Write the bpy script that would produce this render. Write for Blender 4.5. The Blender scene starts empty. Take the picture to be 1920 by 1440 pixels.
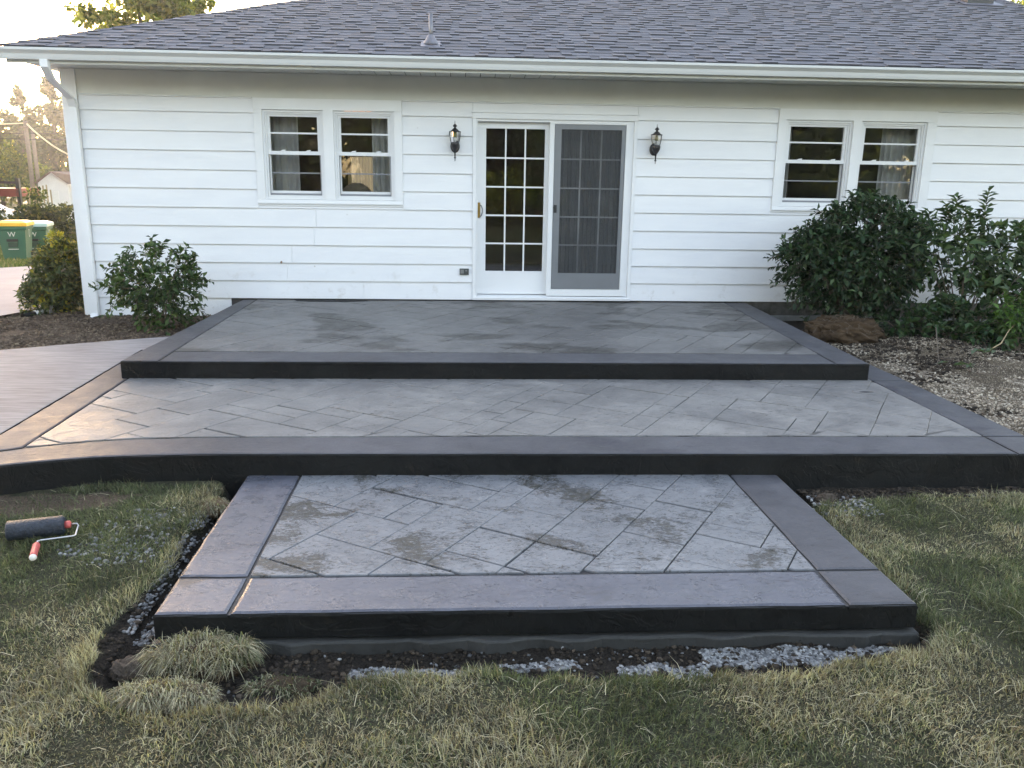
import bpy, math, random
import numpy as np
from mathutils import Vector, Matrix

random.seed(11)
rng = np.random.default_rng(7)
R = math.radians
sc = bpy.context.scene
COL = sc.collection

# ------------------------------------------------------------------ camera, light, exposure
CF, CX, CY, CZ, YAW, PIT, ROL = 1566.32, -0.0995, -10.1243, 1.4408, 0.0593, 0.2434, 0.0156
fw = np.array([math.sin(YAW)*math.cos(PIT), math.cos(YAW)*math.cos(PIT), -math.sin(PIT)])
rt = np.array([math.cos(YAW), -math.sin(YAW), 0.0]); up = np.cross(rt, fw)
r2 = rt*math.cos(ROL)+up*math.sin(ROL); u2 = -rt*math.sin(ROL)+up*math.cos(ROL)
cam = bpy.data.cameras.new('camera'); cam_o = bpy.data.objects.new('camera', cam); COL.objects.link(cam_o)
cam_o.matrix_world = Matrix(((r2[0], u2[0], -fw[0], CX), (r2[1], u2[1], -fw[1], CY), (r2[2], u2[2], -fw[2], CZ), (0, 0, 0, 1)))
cam.sensor_width = 36; cam.lens = CF/1920*36; cam.clip_end = 2000; cam.clip_start = .05
sc.camera = cam_o

SUN_EL, SUN_AZ = R(9.0), R(-33)          # azimuth from +Y towards +X
w = bpy.data.worlds.new('World'); sc.world = w; w.use_nodes = True
nt = w.node_tree; bg = nt.nodes['Background']
sky = nt.nodes.new('ShaderNodeTexSky'); sky.sky_type = 'NISHITA'; sky.sun_disc = False
sky.sun_elevation = SUN_EL; sky.sun_rotation = SUN_AZ
sky.dust_density = 1.0; sky.air_density = 1.0; sky.ozone_density = .5
nt.links.new(sky.outputs[0], bg.inputs[0]); bg.inputs[1].default_value = 0.15
sun = bpy.data.lights.new('sun', 'SUN'); sun.energy = 2.0; sun.angle = R(.6); sun.color = (1, .90, .74)
sun_o = bpy.data.objects.new('sun', sun); COL.objects.link(sun_o)
sd = Vector((math.sin(SUN_AZ)*math.cos(SUN_EL), math.cos(SUN_AZ)*math.cos(SUN_EL), math.sin(SUN_EL)))
sun_o.rotation_euler = sd.to_track_quat('Z', 'Y').to_euler()
vs = sc.view_settings
vs.view_transform = 'Standard'; vs.look = 'None'; vs.gamma = 1; vs.use_curve_mapping = False
vs.exposure = 3.0
vs.use_white_balance = True; vs.white_balance_temperature = 7550; vs.white_balance_tint = 22

# ------------------------------------------------------------------ helpers
def at(px, py, ax, v):                    # a pixel of the photograph on the plane axis=v
    d = fw*CF + r2*(px-960) + u2*(720-py); c = np.array([CX, CY, CZ]); t = (v-c[ax])/d[ax]
    return c+t*d

ORG = {}
def org(o):
    while o is not None:
        if o.name in ORG: return ORG[o.name]
        o = o.parent
    return (0, 0, 0)

def tag(o, label=None, cat=None, group=None, kind=None):
    if label: o['label'] = label
    if cat: o['category'] = cat
    if group: o['group'] = group
    if kind: o['kind'] = kind
    return o

def empty(name, loc, label=None, cat=None, group=None):
    o = bpy.data.objects.new(name, None); COL.objects.link(o); o.location = loc
    o.empty_display_size = .1; ORG[o.name] = tuple(loc)
    return tag(o, label, cat, group)

class MB:
    def __init__(s): s.v = []; s.f = []; s.m = []; s.c = []
    def add(s, vs_, fs, mi=0, col=None):
        b = len(s.v); s.v += [tuple(p) for p in vs_]
        for f in fs: s.f.append([b+i for i in f]); s.m.append(mi); s.c.append(col)
        return s
    def box(s, x0, x1, y0, y1, z0, z1, mi=0, col=None):
        v = [(x0,y0,z0),(x1,y0,z0),(x1,y1,z0),(x0,y1,z0),(x0,y0,z1),(x1,y0,z1),(x1,y1,z1),(x0,y1,z1)]
        return s.add(v, [(0,3,2,1),(4,5,6,7),(0,1,5,4),(1,2,6,5),(2,3,7,6),(3,0,4,7)], mi, col)
    def tube(s, pts, rads, n=8, mi=0, cap=True, col=None):
        pts = [Vector(p) for p in pts]
        if not hasattr(rads, '__len__'): rads = [rads]*len(pts)
        vv = []; ff = []; a = None
        for i, p in enumerate(pts):
            t = (pts[min(i+1, len(pts)-1)]-pts[max(i-1, 0)])
            if t.length < 1e-9: t = Vector((0, 0, 1))
            t.normalize()
            if a is None:
                a = t.orthogonal().normalized()
            else:
                a = (a-t*a.dot(t)); a = a.normalized() if a.length > 1e-6 else t.orthogonal().normalized()
            b = t.cross(a)
            for k in range(n):
                q = 2*math.pi*k/n
                vv.append(p+(a*math.cos(q)+b*math.sin(q))*rads[i])
        for i in range(len(pts)-1):
            for k in range(n):
                k2 = (k+1) % n
                ff.append((i*n+k, i*n+k2, (i+1)*n+k2, (i+1)*n+k))
        if cap:
            ff.append(tuple(reversed(range(n)))); ff.append(tuple((len(pts)-1)*n+k for k in range(n)))
        return s.add(vv, ff, mi, col)
    def lathe(s, prof, c=(0, 0, 0), n=16, mi=0):     # prof: (r, z)
        vv = []; ff = []
        for r, z in prof:
            for k in range(n):
                q = 2*math.pi*(k+.5)/n; vv.append((c[0]+r*math.cos(q), c[1]+r*math.sin(q), c[2]+z))
        for i in range(len(prof)-1):
            for k in range(n):
                k2 = (k+1) % n; ff.append((i*n+k, i*n+k2, (i+1)*n+k2, (i+1)*n+k))
        ff.append(tuple(reversed(range(n)))); ff.append(tuple((len(prof)-1)*n+k for k in range(n)))
        return s.add(vv, ff, mi)
    def sweep_x(s, prof, x0, x1, mi=0):              # prof: closed (y, z) polygon
        n = len(prof); vv = [(x0, y, z) for y, z in prof]+[(x1, y, z) for y, z in prof]
        ff = [(i, (i+1) % n, n+(i+1) % n, n+i) for i in range(n)]+[tuple(reversed(range(n))), tuple(range(n, 2*n))]
        return s.add(vv, ff, mi)
    def build(s, name, mats, parent=None, smooth=False, **kw):
        o_ = org(parent) if parent else (0, 0, 0)
        me = bpy.data.meshes.new(name)
        me.from_pydata([(x-o_[0], y-o_[1], z-o_[2]) for x, y, z in s.v], [], s.f)
        if not isinstance(mats, (list, tuple)): mats = [mats]
        for m in mats: me.materials.append(m)
        if len(mats) > 1: me.polygons.foreach_set('material_index', s.m)
        if any(c is not None for c in s.c):
            at_ = me.color_attributes.new('tone', 'FLOAT_COLOR', 'CORNER'); arr = []
            for f, c in zip(s.f, s.c):
                c = c or (.5, .5, .5); arr += [c[0], c[1], c[2], 1.0]*len(f)
            at_.data.foreach_set('color', arr)
        if smooth: me.polygons.foreach_set('use_smooth', [True]*len(me.polygons))
        me.update()
        o = bpy.data.objects.new(name, me); COL.objects.link(o)
        if parent: o.parent = parent
        return tag(o, **kw)

def npmesh(name, V, F, mat, parent=None, vcol=None, fcol=None, smooth=False, **kw):
    """V (n,3); F (m,k) one face size, or list of such arrays."""
    if not isinstance(F, list): F = [F]
    o_ = np.array(org(parent) if parent else (0, 0, 0))
    me = bpy.data.meshes.new(name); V = np.asarray(V, float)-o_
    me.vertices.add(len(V)); me.vertices.foreach_set('co', V.ravel())
    idx = np.concatenate([f.ravel() for f in F]); cnt = np.concatenate([np.full(len(f), f.shape[1]) for f in F])
    me.loops.add(len(idx)); me.loops.foreach_set('vertex_index', idx.astype(np.int32))
    st = np.concatenate([[0], np.cumsum(cnt)[:-1]]).astype(np.int32)
    me.polygons.add(len(cnt)); me.polygons.foreach_set('loop_start', st)
    if smooth: me.polygons.foreach_set('use_smooth', np.ones(len(cnt), bool))
    me.update(calc_edges=True)
    me.materials.append(mat)
    if vcol is not None:
        a = me.color_attributes.new('tone', 'FLOAT_COLOR', 'POINT')
        c = np.ones((len(V), 4)); c[:, :3] = vcol; a.data.foreach_set('color', c.ravel())
    o = bpy.data.objects.new(name, me); COL.objects.link(o)
    if parent: o.parent = parent
    return tag(o, **kw)

def vnoise(x, y, s, seed=0):
    x = np.asarray(x)*s+seed*17.3; y = np.asarray(y)*s-seed*9.1
    xi = np.floor(x); yi = np.floor(y); fx = x-xi; fy = y-yi
    fx = fx*fx*(3-2*fx); fy = fy*fy*(3-2*fy)
    h = lambda a, b: np.modf(np.abs(np.sin(a*127.1+b*311.7+seed*3.7)*43758.5453))[0]
    return (h(xi, yi)*(1-fx)+h(xi+1, yi)*fx)*(1-fy)+(h(xi, yi+1)*(1-fx)+h(xi+1, yi+1)*fx)*fy
def fbm(x, y, s, seed=0, o=3):
    r = 0; a = .5; t = 0
    for i in range(o): r = r+a*vnoise(x, y, s*2**i, seed+i); t += a; a *= .5
    return r/t
def inpoly(x, y, P):
    x = np.asarray(x); y = np.asarray(y); r = np.zeros(x.shape, bool); n = len(P)
    for i in range(n):
        x0, y0 = P[i]; x1, y1 = P[(i+1) % n]
        c = ((y0 > y) != (y1 > y)); r ^= c & (x < (x1-x0)*(y-y0)/((y1-y0) if y1 != y0 else 1e-9)+x0)
    return r

# ------------------------------------------------------------------ materials
def nodes(name):
    m = bpy.data.materials.new(name); m.use_nodes = True; n = m.node_tree
    return m, n, n.nodes['Principled BSDF']
def noise(n, scale, detail=4, rough=.6, vec=None, dist=0):
    t = n.nodes.new('ShaderNodeTexNoise'); t.inputs['Scale'].default_value = scale
    t.inputs['Detail'].default_value = detail; t.inputs['Roughness'].default_value = rough; t.inputs['Distortion'].default_value = dist
    if vec: n.links.new(vec, t.inputs['Vector'])
    return t
def ramp(n, src, stops):
    r = n.nodes.new('ShaderNodeValToRGB'); e = r.color_ramp.elements
    while len(e) < len(stops): e.new(.5)
    for k, (p, c) in enumerate(stops):
        e[k].position = p; e[k].color = (c, c, c, 1) if not hasattr(c, '__len__') else (*c, 1)
    n.links.new(src, r.inputs[0]); return r
def mixc(n, fac, a, b, mode='MIX'):
    m = n.nodes.new('ShaderNodeMix'); m.data_type = 'RGBA'; m.blend_type = mode
    for s_, i in ((fac, 0), (a, 6), (b, 7)):
        if hasattr(s_, 'node'): n.links.new(s_, m.inputs[i])
        else: m.inputs[i].default_value = s_ if not hasattr(s_, '__len__') else (*s_, 1)
    return m.outputs[2]
def coords(n, scale=(1, 1, 1), rot=0):
    g = n.nodes.new('ShaderNodeNewGeometry'); mp = n.nodes.new('ShaderNodeMapping')
    mp.inputs['Scale'].default_value = scale; mp.inputs['Rotation'].default_value = (0, 0, rot)
    n.links.new(g.outputs['Position'], mp.inputs[0]); return mp.outputs[0]
def bump(n, src, strength, dist, prev=None):
    b = n.nodes.new('ShaderNodeBump'); b.inputs['Strength'].default_value = strength; b.inputs['Distance'].default_value = dist
    n.links.new(src, b.inputs['Height'])
    if prev: n.links.new(prev, b.inputs['Normal'])
    return b.outputs[0]
def M(name, col, rough=.6, var=.15, vs_=3, bp=0, bs=60, metal=0, spec=.5, stretch=(1, 1, 1), dirt=None):
    m, n, p = nodes(name)
    c = coords(n, stretch)
    t = noise(n, vs_, 5, .65, c)
    d = tuple(x*(1-var) for x in col); l = tuple(min(1, x*(1+var)) for x in col)
    r = ramp(n, t.outputs[0], [(.3, d), (.7, l)]); out = r.outputs[0]
    if dirt:
        t2 = noise(n, dirt[1], 6, .7, c); k = ramp(n, t2.outputs[0], [(dirt[2], 0), (min(1, dirt[2]+.12), 1)])
        out = mixc(n, k.outputs[0], out, dirt[0])
    n.links.new(out, p.inputs['Base Color'])
    p.inputs['Roughness'].default_value = rough; p.inputs['Metallic'].default_value = metal
    p.inputs['Specular IOR Level'].default_value = spec
    if bp:
        t3 = noise(n, bs, 6, .6, c); n.links.new(bump(n, t3.outputs[0], bp, .01), p.inputs['Normal'])
    return m
def attr(n, name='tone'):
    a = n.nodes.new('ShaderNodeAttribute'); a.attribute_name = name; return a.outputs['Color']
def leafmat(name, trans=.35, rough=.5, gloss=.3, var=.3):
    m, n, p = nodes(name)
    a = attr(n)
    p.inputs['Roughness'].default_value = rough; p.inputs['Specular IOR Level'].default_value = gloss
    n.links.new(a, p.inputs['Base Color'])
    tr = n.nodes.new('ShaderNodeBsdfTranslucent')
    tc = mixc(n, 1.0, a, (1.25, 1.35, .55), 'MULTIPLY'); n.links.new(tc, tr.inputs[0])
    mx = n.nodes.new('ShaderNodeMixShader'); mx.inputs[0].default_value = trans
    n.links.new(p.outputs[0], mx.inputs[1]); n.links.new(tr.outputs[0], mx.inputs[2])
    n.links.new(mx.outputs[0], n.nodes['Material Output'].inputs[0]); return m
def vcolmat(name, rough=.9, spec=.2, nvar=.35, ns=90, bp=.6, bs=120, bd=.01):
    m, n, p = nodes(name); c = coords(n)
    t = noise(n, ns, 5, .7, c); r = ramp(n, t.outputs[0], [(.3, 1-nvar), (.7, 1+nvar)])
    n.links.new(mixc(n, 1.0, attr(n), r.outputs[0], 'MULTIPLY'), p.inputs['Base Color'])
    p.inputs['Roughness'].default_value = rough; p.inputs['Specular IOR Level'].default_value = spec
    if bp: n.links.new(bump(n, noise(n, bs, 6, .7, c).outputs[0], bp, bd), p.inputs['Normal'])
    return m
def glassmat(name, tint=(.93, .93, .93), boost=1.0):
    m, n, p = nodes(name); n.nodes.remove(p)
    tr = n.nodes.new('ShaderNodeBsdfTransparent'); tr.inputs[0].default_value = (*tint, 1)
    g = n.nodes.new('ShaderNodeBsdfGlossy'); g.inputs['Roughness'].default_value = .015
    c = coords(n); n.links.new(bump(n, noise(n, 2.2, 1, .4, c).outputs[0], .12, .01), g.inputs['Normal'])
    fr = n.nodes.new('ShaderNodeFresnel'); fr.inputs[0].default_value = 1.55
    mu = n.nodes.new('ShaderNodeMath'); mu.operation = 'MULTIPLY_ADD'; mu.inputs[1].default_value = 1.25*boost; mu.inputs[2].default_value = .02
    n.links.new(fr.outputs[0], mu.inputs[0])
    mx = n.nodes.new('ShaderNodeMixShader'); n.links.new(mu.outputs[0], mx.inputs[0])
    n.links.new(tr.outputs[0], mx.inputs[1]); n.links.new(g.outputs[0], mx.inputs[2])
    n.links.new(mx.outputs[0], n.nodes['Material Output'].inputs[0]); return m

def sidingmat():
    m, n, p = nodes('white_siding_paint'); c = coords(n, (.6, 1, 3))
    t = noise(n, 2.0, 4, .6, c)
    base = ramp(n, t.outputs[0], [(.3, (.74, .75, .77)), (.7, (.80, .81, .82))]).outputs[0]
    # scuffs and old grime near the ground
    g = n.nodes.new('ShaderNodeNewGeometry'); sx = n.nodes.new('ShaderNodeSeparateXYZ'); n.links.new(g.outputs['Position'], sx.inputs[0])
    mr = n.nodes.new('ShaderNodeMapRange'); mr.inputs[1].default_value = .55; mr.inputs[2].default_value = -.2; n.links.new(sx.outputs['Z'], mr.inputs[0])
    t2 = noise(n, 6, 8, .75, coords(n)); k = ramp(n, t2.outputs[0], [(.56, 0), (.70, .7)])
    mm = n.nodes.new('ShaderNodeMath'); mm.operation = 'MULTIPLY'; n.links.new(k.outputs[0], mm.inputs[0]); n.links.new(mr.outputs[0], mm.inputs[1])
    col = mixc(n, mm.outputs[0], base, (.42, .38, .33))
    vo = n.nodes.new('ShaderNodeTexVoronoi'); vo.inputs['Scale'].default_value = 2.6; n.links.new(coords(n), vo.inputs['Vector'])
    kv = ramp(n, vo.outputs['Distance'], [(.012, 1), (.03, 0)]); t5 = noise(n, 1.1, 2, .5, coords(n)); k5 = ramp(n, t5.outputs[0], [(.5, 0), (.55, .7)])
    m5 = n.nodes.new('ShaderNodeMath'); m5.operation = 'MULTIPLY'; n.links.new(kv.outputs[0], m5.inputs[0]); n.links.new(k5.outputs[0], m5.inputs[1])
    n.links.new(mixc(n, m5.outputs[0], col, (.30, .26, .22)), p.inputs['Base Color'])
    p.inputs['Roughness'].default_value = .45
    n.links.new(bump(n, noise(n, 40, 5, .6, coords(n, (.3, 1, 4))).outputs[0], .08, .01), p.inputs['Normal'])
    return m
SIDING = sidingmat()
TRIM = M('white_trim_paint', (.78, .79, .80), .4, .04, 2, .04, 80)
FRIEZE = M('frieze_board_paint', (.66, .67, .64), .6, .07, 1.2, .05, 60)
SOFFIT = M('soffit_aluminium', (.62, .63, .60), .5, .06, 3)
GUTTER = M('gutter_aluminium', (.66, .67, .66), .3, .06, 1.5, .03, 20, spec=.6, stretch=(.3, 1, 4), dirt=((.42, .42, .38), 5, .66))
VINYL = M('white_vinyl', (.76, .77, .78), .35, .02)
VINYL_GREY = M('grey_screen_frame', (.22, .23, .25), .45, .05)
SCREENF = M('screen_door_aluminium', (.20, .21, .225), .4, .05, metal=.2)
GLASS = glassmat('window_glass')
BLACK = M('black_iron', (.018, .019, .021), .4, .3, 30, .2, 200)
BRASS = M('aged_brass', (.45, .28, .08), .35, .2, 30, metal=.8)
SOCKET = M('olive_socket', (.22, .22, .09), .5, .1)
OUTLET = M('grey_outlet_cover', (.06, .07, .07), .4, .1)
OUTLET2 = M('pale_outlet_lid', (.2, .2, .2), .5, .1)
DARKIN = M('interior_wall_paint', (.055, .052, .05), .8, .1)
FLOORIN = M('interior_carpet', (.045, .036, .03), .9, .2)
CURTAIN = M('sheer_curtain_fabric', (.60, .60, .58), .9, .06)
BLIND = M('vertical_blind_fabric', (.85, .85, .82), .8, .05)
TAN = M('tan_upholstery', (.38, .30, .26), .9, .12, 20)
FOUND = M('foundation_concrete', (.10, .095, .085), .85, .35, 6, .6, 30, dirt=((.045, .04, .032), 4, .5))
FOUNDG = M('foundation_ledge', (.20, .21, .21), .8, .25, 10, .4, 60)
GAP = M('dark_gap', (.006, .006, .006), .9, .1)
def screenmat():
    m, n, p = nodes('insect_screen'); p.inputs['Base Color'].default_value = (.05, .055, .06, 1); p.inputs['Roughness'].default_value = .6
    tr = n.nodes.new('ShaderNodeBsdfTransparent'); mx = n.nodes.new('ShaderNodeMixShader')
    t = noise(n, 1.3, 2, .5, coords(n)); r = ramp(n, t.outputs[0], [(.35, .36), (.65, .52)])
    n.links.new(r.outputs[0], mx.inputs[0])
    n.links.new(tr.outputs[0], mx.inputs[1]); n.links.new(p.outputs[0], mx.inputs[2])
    n.links.new(mx.outputs[0], n.nodes['Material Output'].inputs[0]); return m
SCREEN = screenmat()
def shinglemat():
    m, n, p = nodes('asphalt_shingle'); c = coords(n)
    t = noise(n, 220, 3, .8, c); r = ramp(n, t.outputs[0], [(.25, .55), (.75, 1.5)])
    n.links.new(mixc(n, 1.0, attr(n), r.outputs[0], 'MULTIPLY'), p.inputs['Base Color']); p.inputs['Roughness'].default_value = .85
    p.inputs['Specular IOR Level'].default_value = .3
    n.links.new(bump(n, t.outputs[0], .5, .006), p.inputs['Normal']); return m
SHINGLE = shinglemat()

def concrete(name, lo, hi, rough=(.35, .6), damp=None, bumpk=.35, wet=False, gouge=.80):
    m, n, p = nodes(name); c = coords(n)
    t = noise(n, 1.6, 8, .68, c, .6); t2 = noise(n, 9, 8, .7, c, .3); t3 = noise(n, 70, 5, .7, c)
    col = ramp(n, t.outputs[0], [(.32, lo), (.68, hi)]).outputs[0]
    k2 = ramp(n, t2.outputs[0], [(.3, .80), (.7, 1.14)]); col = mixc(n, 1.0, col, k2.outputs[0], 'MULTIPLY')
    k3 = ramp(n, t3.outputs[0], [(.3, .88), (.7, 1.1)]); col = mixc(n, 1.0, col, k3.outputs[0], 'MULTIPLY')
    rg = ramp(n, t2.outputs[0], [(.3, rough[0]), (.7, rough[1])]).outputs[0]
    if damp:   # broad damp patches with soft edges, darker where they are
        td = noise(n, damp[1], 5, .55, coords(n, (.8, 1.3, 1)), .4); kd = ramp(n, td.outputs[0], [(damp[2], 0), (damp[2]+.05, 1)])
        col = mixc(n, kd.outputs[0], col, damp[0])
    nb = bump(n, t2.outputs[0], bumpk, .012); nb = bump(n, t3.outputs[0], bumpk*.5, .004, nb)
    # slate texture of the stamp: stepped chips
    ts = noise(n, 5, 3, .5, coords(n, (1, 2.2, 1), R(-32)), 1.2); ks = ramp(n, ts.outputs[0], [(.44, 0), (.47, .5), (.56, .5), (.58, 1)])
    nb = bump(n, ks.outputs[0], bumpk*.8, .008, nb)
    # gouges left by the stamp mats: short dark streaks here and there
    tg = noise(n, 14, 4, .6, coords(n, (1, 3.2, 1), R(-20)), 1.8); tm = noise(n, 1.9, 2, .5, c)
    ad = n.nodes.new('ShaderNodeMath'); ad.operation = 'MULTIPLY_ADD'; ad.inputs[1].default_value = .22; n.links.new(tm.outputs[0], ad.inputs[0]); n.links.new(tg.outputs[0], ad.inputs[2])
    kg = ramp(n, ad.outputs[0], [(gouge, 0), (gouge+.03, 1)]); kgi = ramp(n, ad.outputs[0], [(gouge-.05, 0), (gouge-.01, 1), (gouge+.02, 0)])
    col = mixc(n, kg.outputs[0], col, tuple(q*.42 for q in lo)); nb = bump(n, kgi.outputs[0], .5, .006, nb)
    if wet:
        cs = coords(n, (1.0, 2.2, 1), R(12))
        ta = noise(n, 2.6, 3, .6, c, .5); ka = ramp(n, ta.outputs[0], [(.52, 0), (.66, 1)])
        tb = noise(n, 20, 7, .72, cs, 2.2); mu = n.nodes.new('ShaderNodeMath'); mu.operation = 'MULTIPLY_ADD'
        n.links.new(ka.outputs[0], mu.inputs[0]); mu.inputs[1].default_value = .17; n.links.new(tb.outputs[0], mu.inputs[2])
        kb = ramp(n, mu.outputs[0], [(.645, 0), (.665, 1)]).outputs[0]
        col = mixc(n, kb, col, (.036, .034, .023))
        rg = mixc(n, kb, rg, (.28, .28, .28))
        edge = ramp(n, mu.outputs[0], [(.58, 0), (.635, 1), (.66, .1)]).outputs[0]
        nb = bump(n, edge, .6, .008, nb)
        rg = mixc(n, ramp(n, mu.outputs[0], [(.58, 0), (.60, 1), (.64, 1), (.665, 0)]).outputs[0], rg, (.16, .16, .16))
    n.links.new(col, p.inputs['Base Color']); n.links.new(rg, p.inputs['Roughness']); n.links.new(nb, p.inputs['Normal'])
    p.inputs['Specular IOR Level'].default_value = .5
    return m
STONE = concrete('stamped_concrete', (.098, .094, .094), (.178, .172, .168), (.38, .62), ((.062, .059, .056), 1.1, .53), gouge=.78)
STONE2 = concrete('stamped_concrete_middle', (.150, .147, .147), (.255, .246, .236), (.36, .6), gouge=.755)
STONEW = concrete('stamped_concrete_wet', (.135, .142, .155), (.215, .222, .235), (.20, .42), wet=True, gouge=.765, bumpk=.26)
BORDER = concrete('border_concrete', (.054, .055, .062), (.098, .098, .108), (.46, .68), ((.055, .055, .065), 1.7, .64), .25)
BORDERW = concrete('border_concrete_wet', (.066, .068, .086), (.118, .122, .146), (.14, .48), ((.050, .050, .054), 1.6, .60), .22)
for m_ in (BORDER, STONE2): m_.node_tree.nodes['Principled BSDF'].inputs['Specular IOR Level'].default_value = .32
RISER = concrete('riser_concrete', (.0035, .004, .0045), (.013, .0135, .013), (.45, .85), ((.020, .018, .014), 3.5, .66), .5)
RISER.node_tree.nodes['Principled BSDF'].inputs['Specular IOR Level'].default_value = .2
JOINT = concrete('joint_concrete', (.018, .018, .020), (.034, .034, .036), (.5, .8))
FOOT = concrete('footing_concrete', (.026, .026, .024), (.055, .054, .050), (.5, .8))
def walkmat():
    m, n, p = nodes('broomed_walkway'); c = coords(n)
    t = noise(n, 1.3, 6, .6, c, .4); t2 = noise(n, 9, 4, .6, coords(n, (.45, 6, 1), R(-40)))
    col = ramp(n, t.outputs[0], [(.3, (.23, .21, .21)), (.7, (.32, .295, .29))]).outputs[0]
    k = ramp(n, t2.outputs[0], [(.3, .66), (.7, 1.22)]); col = mixc(n, 1.0, col, k.outputs[0], 'MULTIPLY')
    n.links.new(col, p.inputs['Base Color']); p.inputs['Roughness'].default_value = .75; p.inputs['Specular IOR Level'].default_value = .3
    n.links.new(bump(n, t2.outputs[0], .4, .006), p.inputs['Normal']); return m
WALK = walkmat()
DRIVE = M('driveway_concrete', (.36, .31, .305), .85, .10, 2, .2, 80)
ASPHALT = M('road_asphalt', (.10, .10, .11), .9, .15, 4, .2, 60)
GROUND = vcolmat('ground_soil', nvar=.85, ns=110, bs=90, bp=1.0, bd=.03)
PEB = vcolmat('pebble_stone', rough=.7, spec=.3, nvar=.2, ns=150, bp=.2)
CLOD = vcolmat('soil_clod', rough=.95, nvar=.4, ns=120, bp=.8)
GRASS = leafmat('grass_blade', .3, .6, .25)
LEAF = leafmat('shrub_leaf', .28, .5, .3)
LEAFT = leafmat('tree_leaf', .5, .6, .2)
BARK = M('bark', (.07, .055, .04), .9, .35, 12, .8, 40, stretch=(1, 1, .3))
TWIG = M('twig_bark', (.13, .10, .075), .8, .3, 30, .3, 80)
PALEWOOD = M('split_branch_wood', (.35, .27, .16), .8, .2, 30)

# ------------------------------------------------------------------ ground
TRENCH = [(-1.52,-5.0),(-1.50,-5.9),(-1.53,-6.45),(-1.58,-6.85),(-1.56,-7.22),(-1.3,-7.44),(-.78,-7.42),(-.46,-7.25),(-.1,-7.21),(.18,-7.26),(.75,-7.31),(1.13,-7.28),(1.5,-7.19),(1.8,-7.12),(1.95,-7.0),(1.90,-6.3),(1.90,-5.72),(2.4,-5.62),(3.4,-5.60),(6.5,-5.65),(6.5,-5.2),(1.0,-5.0)]
BEDR = [(3.3,.3),(9.5,.3),(9.5,-3.4),(6.2,-5.0),(3.5,-5.25),(3.5,-2.0)]
BEDL = [(-2.7,.2),(-4.9,.2),(-5.5,-.1),(-5.75,-.6),(-5.6,-1.7),(-4.38,-2.3),(-3.93,-2.04),(-3.2,-1.67),(-2.7,-1.6)]
BARE = [(-3.6,-5.7),(-2.9,-5.55),(-2.3,-5.52),(-1.9,-5.55),(-2.1,-5.75),(-2.6,-5.82),(-3.6,-6.0)]
def smooth(a, b, x): t = np.clip((x-a)/(b-a), 0, 1); return t*t*(3-2*t)
def wob(x, y, k=.05): return x+(fbm(x, y, 9, 3)-.5)*2*k, y+(fbm(x, y, 9, 8)-.5)*2*k
def ground_h(x, y):
    x = np.asarray(x, float); y = np.asarray(y, float)
    h = -.355-.075*smooth(-5.5, -7.0, y)-.06*smooth(-7, -9.5, y)
    back = smooth(-5.2, -2.0, y)
    hb = np.where(x > 0, -.19, -.235)-.06*np.clip(y-2, 0, 12)-.015*np.clip(y-14, 0, 30)
    h = h*(1-back)+hb*back
    h = h+(fbm(x, y, 1.7, 5)-.5)*.035+(fbm(x, y, 7, 6)-.5)*.018
    # right bed: mound of gravelly soil
    inr = inpoly(x, y, BEDR)
    m = .10*np.exp(-((x-4.75)**2/.25+(y+2.0)**2/.5))+.05*np.exp(-((x-5.6)**2/.4+(y+3.2)**2/.5))
    hr = -.235+m+(fbm(x, y, 3, 21)-.5)*.06-.16*np.exp(-((x-4.4)**2/3.+(y+.1)**2/.12))
    hr = np.where(y < -4.6, hr-.12*smooth(-4.6, -5.3, y), hr)
    h = np.where(inr, hr, h)
    inl = inpoly(x, y, BEDL); h = np.where(inl, -.235+(fbm(x, y, 4, 31)-.5)*.06, h)
    wx, wy = wob(x, y)
    tr = inpoly(wx, wy, TRENCH)
    ks = sum(inpoly(wx+a_, wy+b_, TRENCH).astype(float) for a_, b_ in ((.03,0),(-.03,0),(0,.03),(0,-.03),(.06,.02),(-.06,-.02),(.02,-.06),(-.02,.06),(0,0)))/9
    ht = -.505+(fbm(x, y, 8, 12)-.5)*.045+.10*(y > -5.75)*(x > 1.95)+.035*(x < -1.5)
    h = h*(1-ks)+ht*ks
    # under the slabs
    under = ((x > -2.7) & (x < 3.5) & (y > -5.2) & (y < .5)) | ((x > -1.3) & (x < 1.78) & (y > -6.9) & (y < -5))
    under |= (x > -4.4) & (x < 8) & (y > .25) & (y < 9)
    h = np.where(under, -.75, h)
    wk = inpoly(x, y, [(-6.3,-2.6),(-4.4,-2.38),(-3.9,-2.12),(-3.2,-1.78),(-2.6,-1.6),(-2.6,-5.3),(-3.2,-5.7),(-6.3,-5.9)])
    return np.where(wk, -.5, h)
def axis_pts(lo, hi, a, b, fine, coarse):
    L_ = [a]; s = fine
    while L_[-1] > lo: s = min(s*1.35, coarse); L_.append(L_[-1]-s)
    mid = list(np.arange(a, b, fine)); Rr = [mid[-1]+fine]; s = fine
    while Rr[-1] < hi: s = min(s*1.35, coarse); Rr.append(Rr[-1]+s)
    return np.array(L_[1:][::-1]+mid+Rr)
gx = axis_pts(-420, 420, -3.4, 6.2, .032, 60); gy = axis_pts(-420, 420, -8.6, .2, .032, 60)
GX, GY = np.meshgrid(gx, gy); GZ = ground_h(GX, GY)
V = np.stack([GX.ravel(), GY.ravel(), GZ.ravel()], 1)
ny, nx = GX.shape; ii = (np.arange(ny-1)[:, None]*nx+np.arange(nx-1)[None]).ravel()
Fq = np.stack([ii, ii+1, ii+nx+1, ii+nx], 1)
X_, Y_ = V[:, 0], V[:, 1]
wx, wy = wob(X_, Y_)
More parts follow.
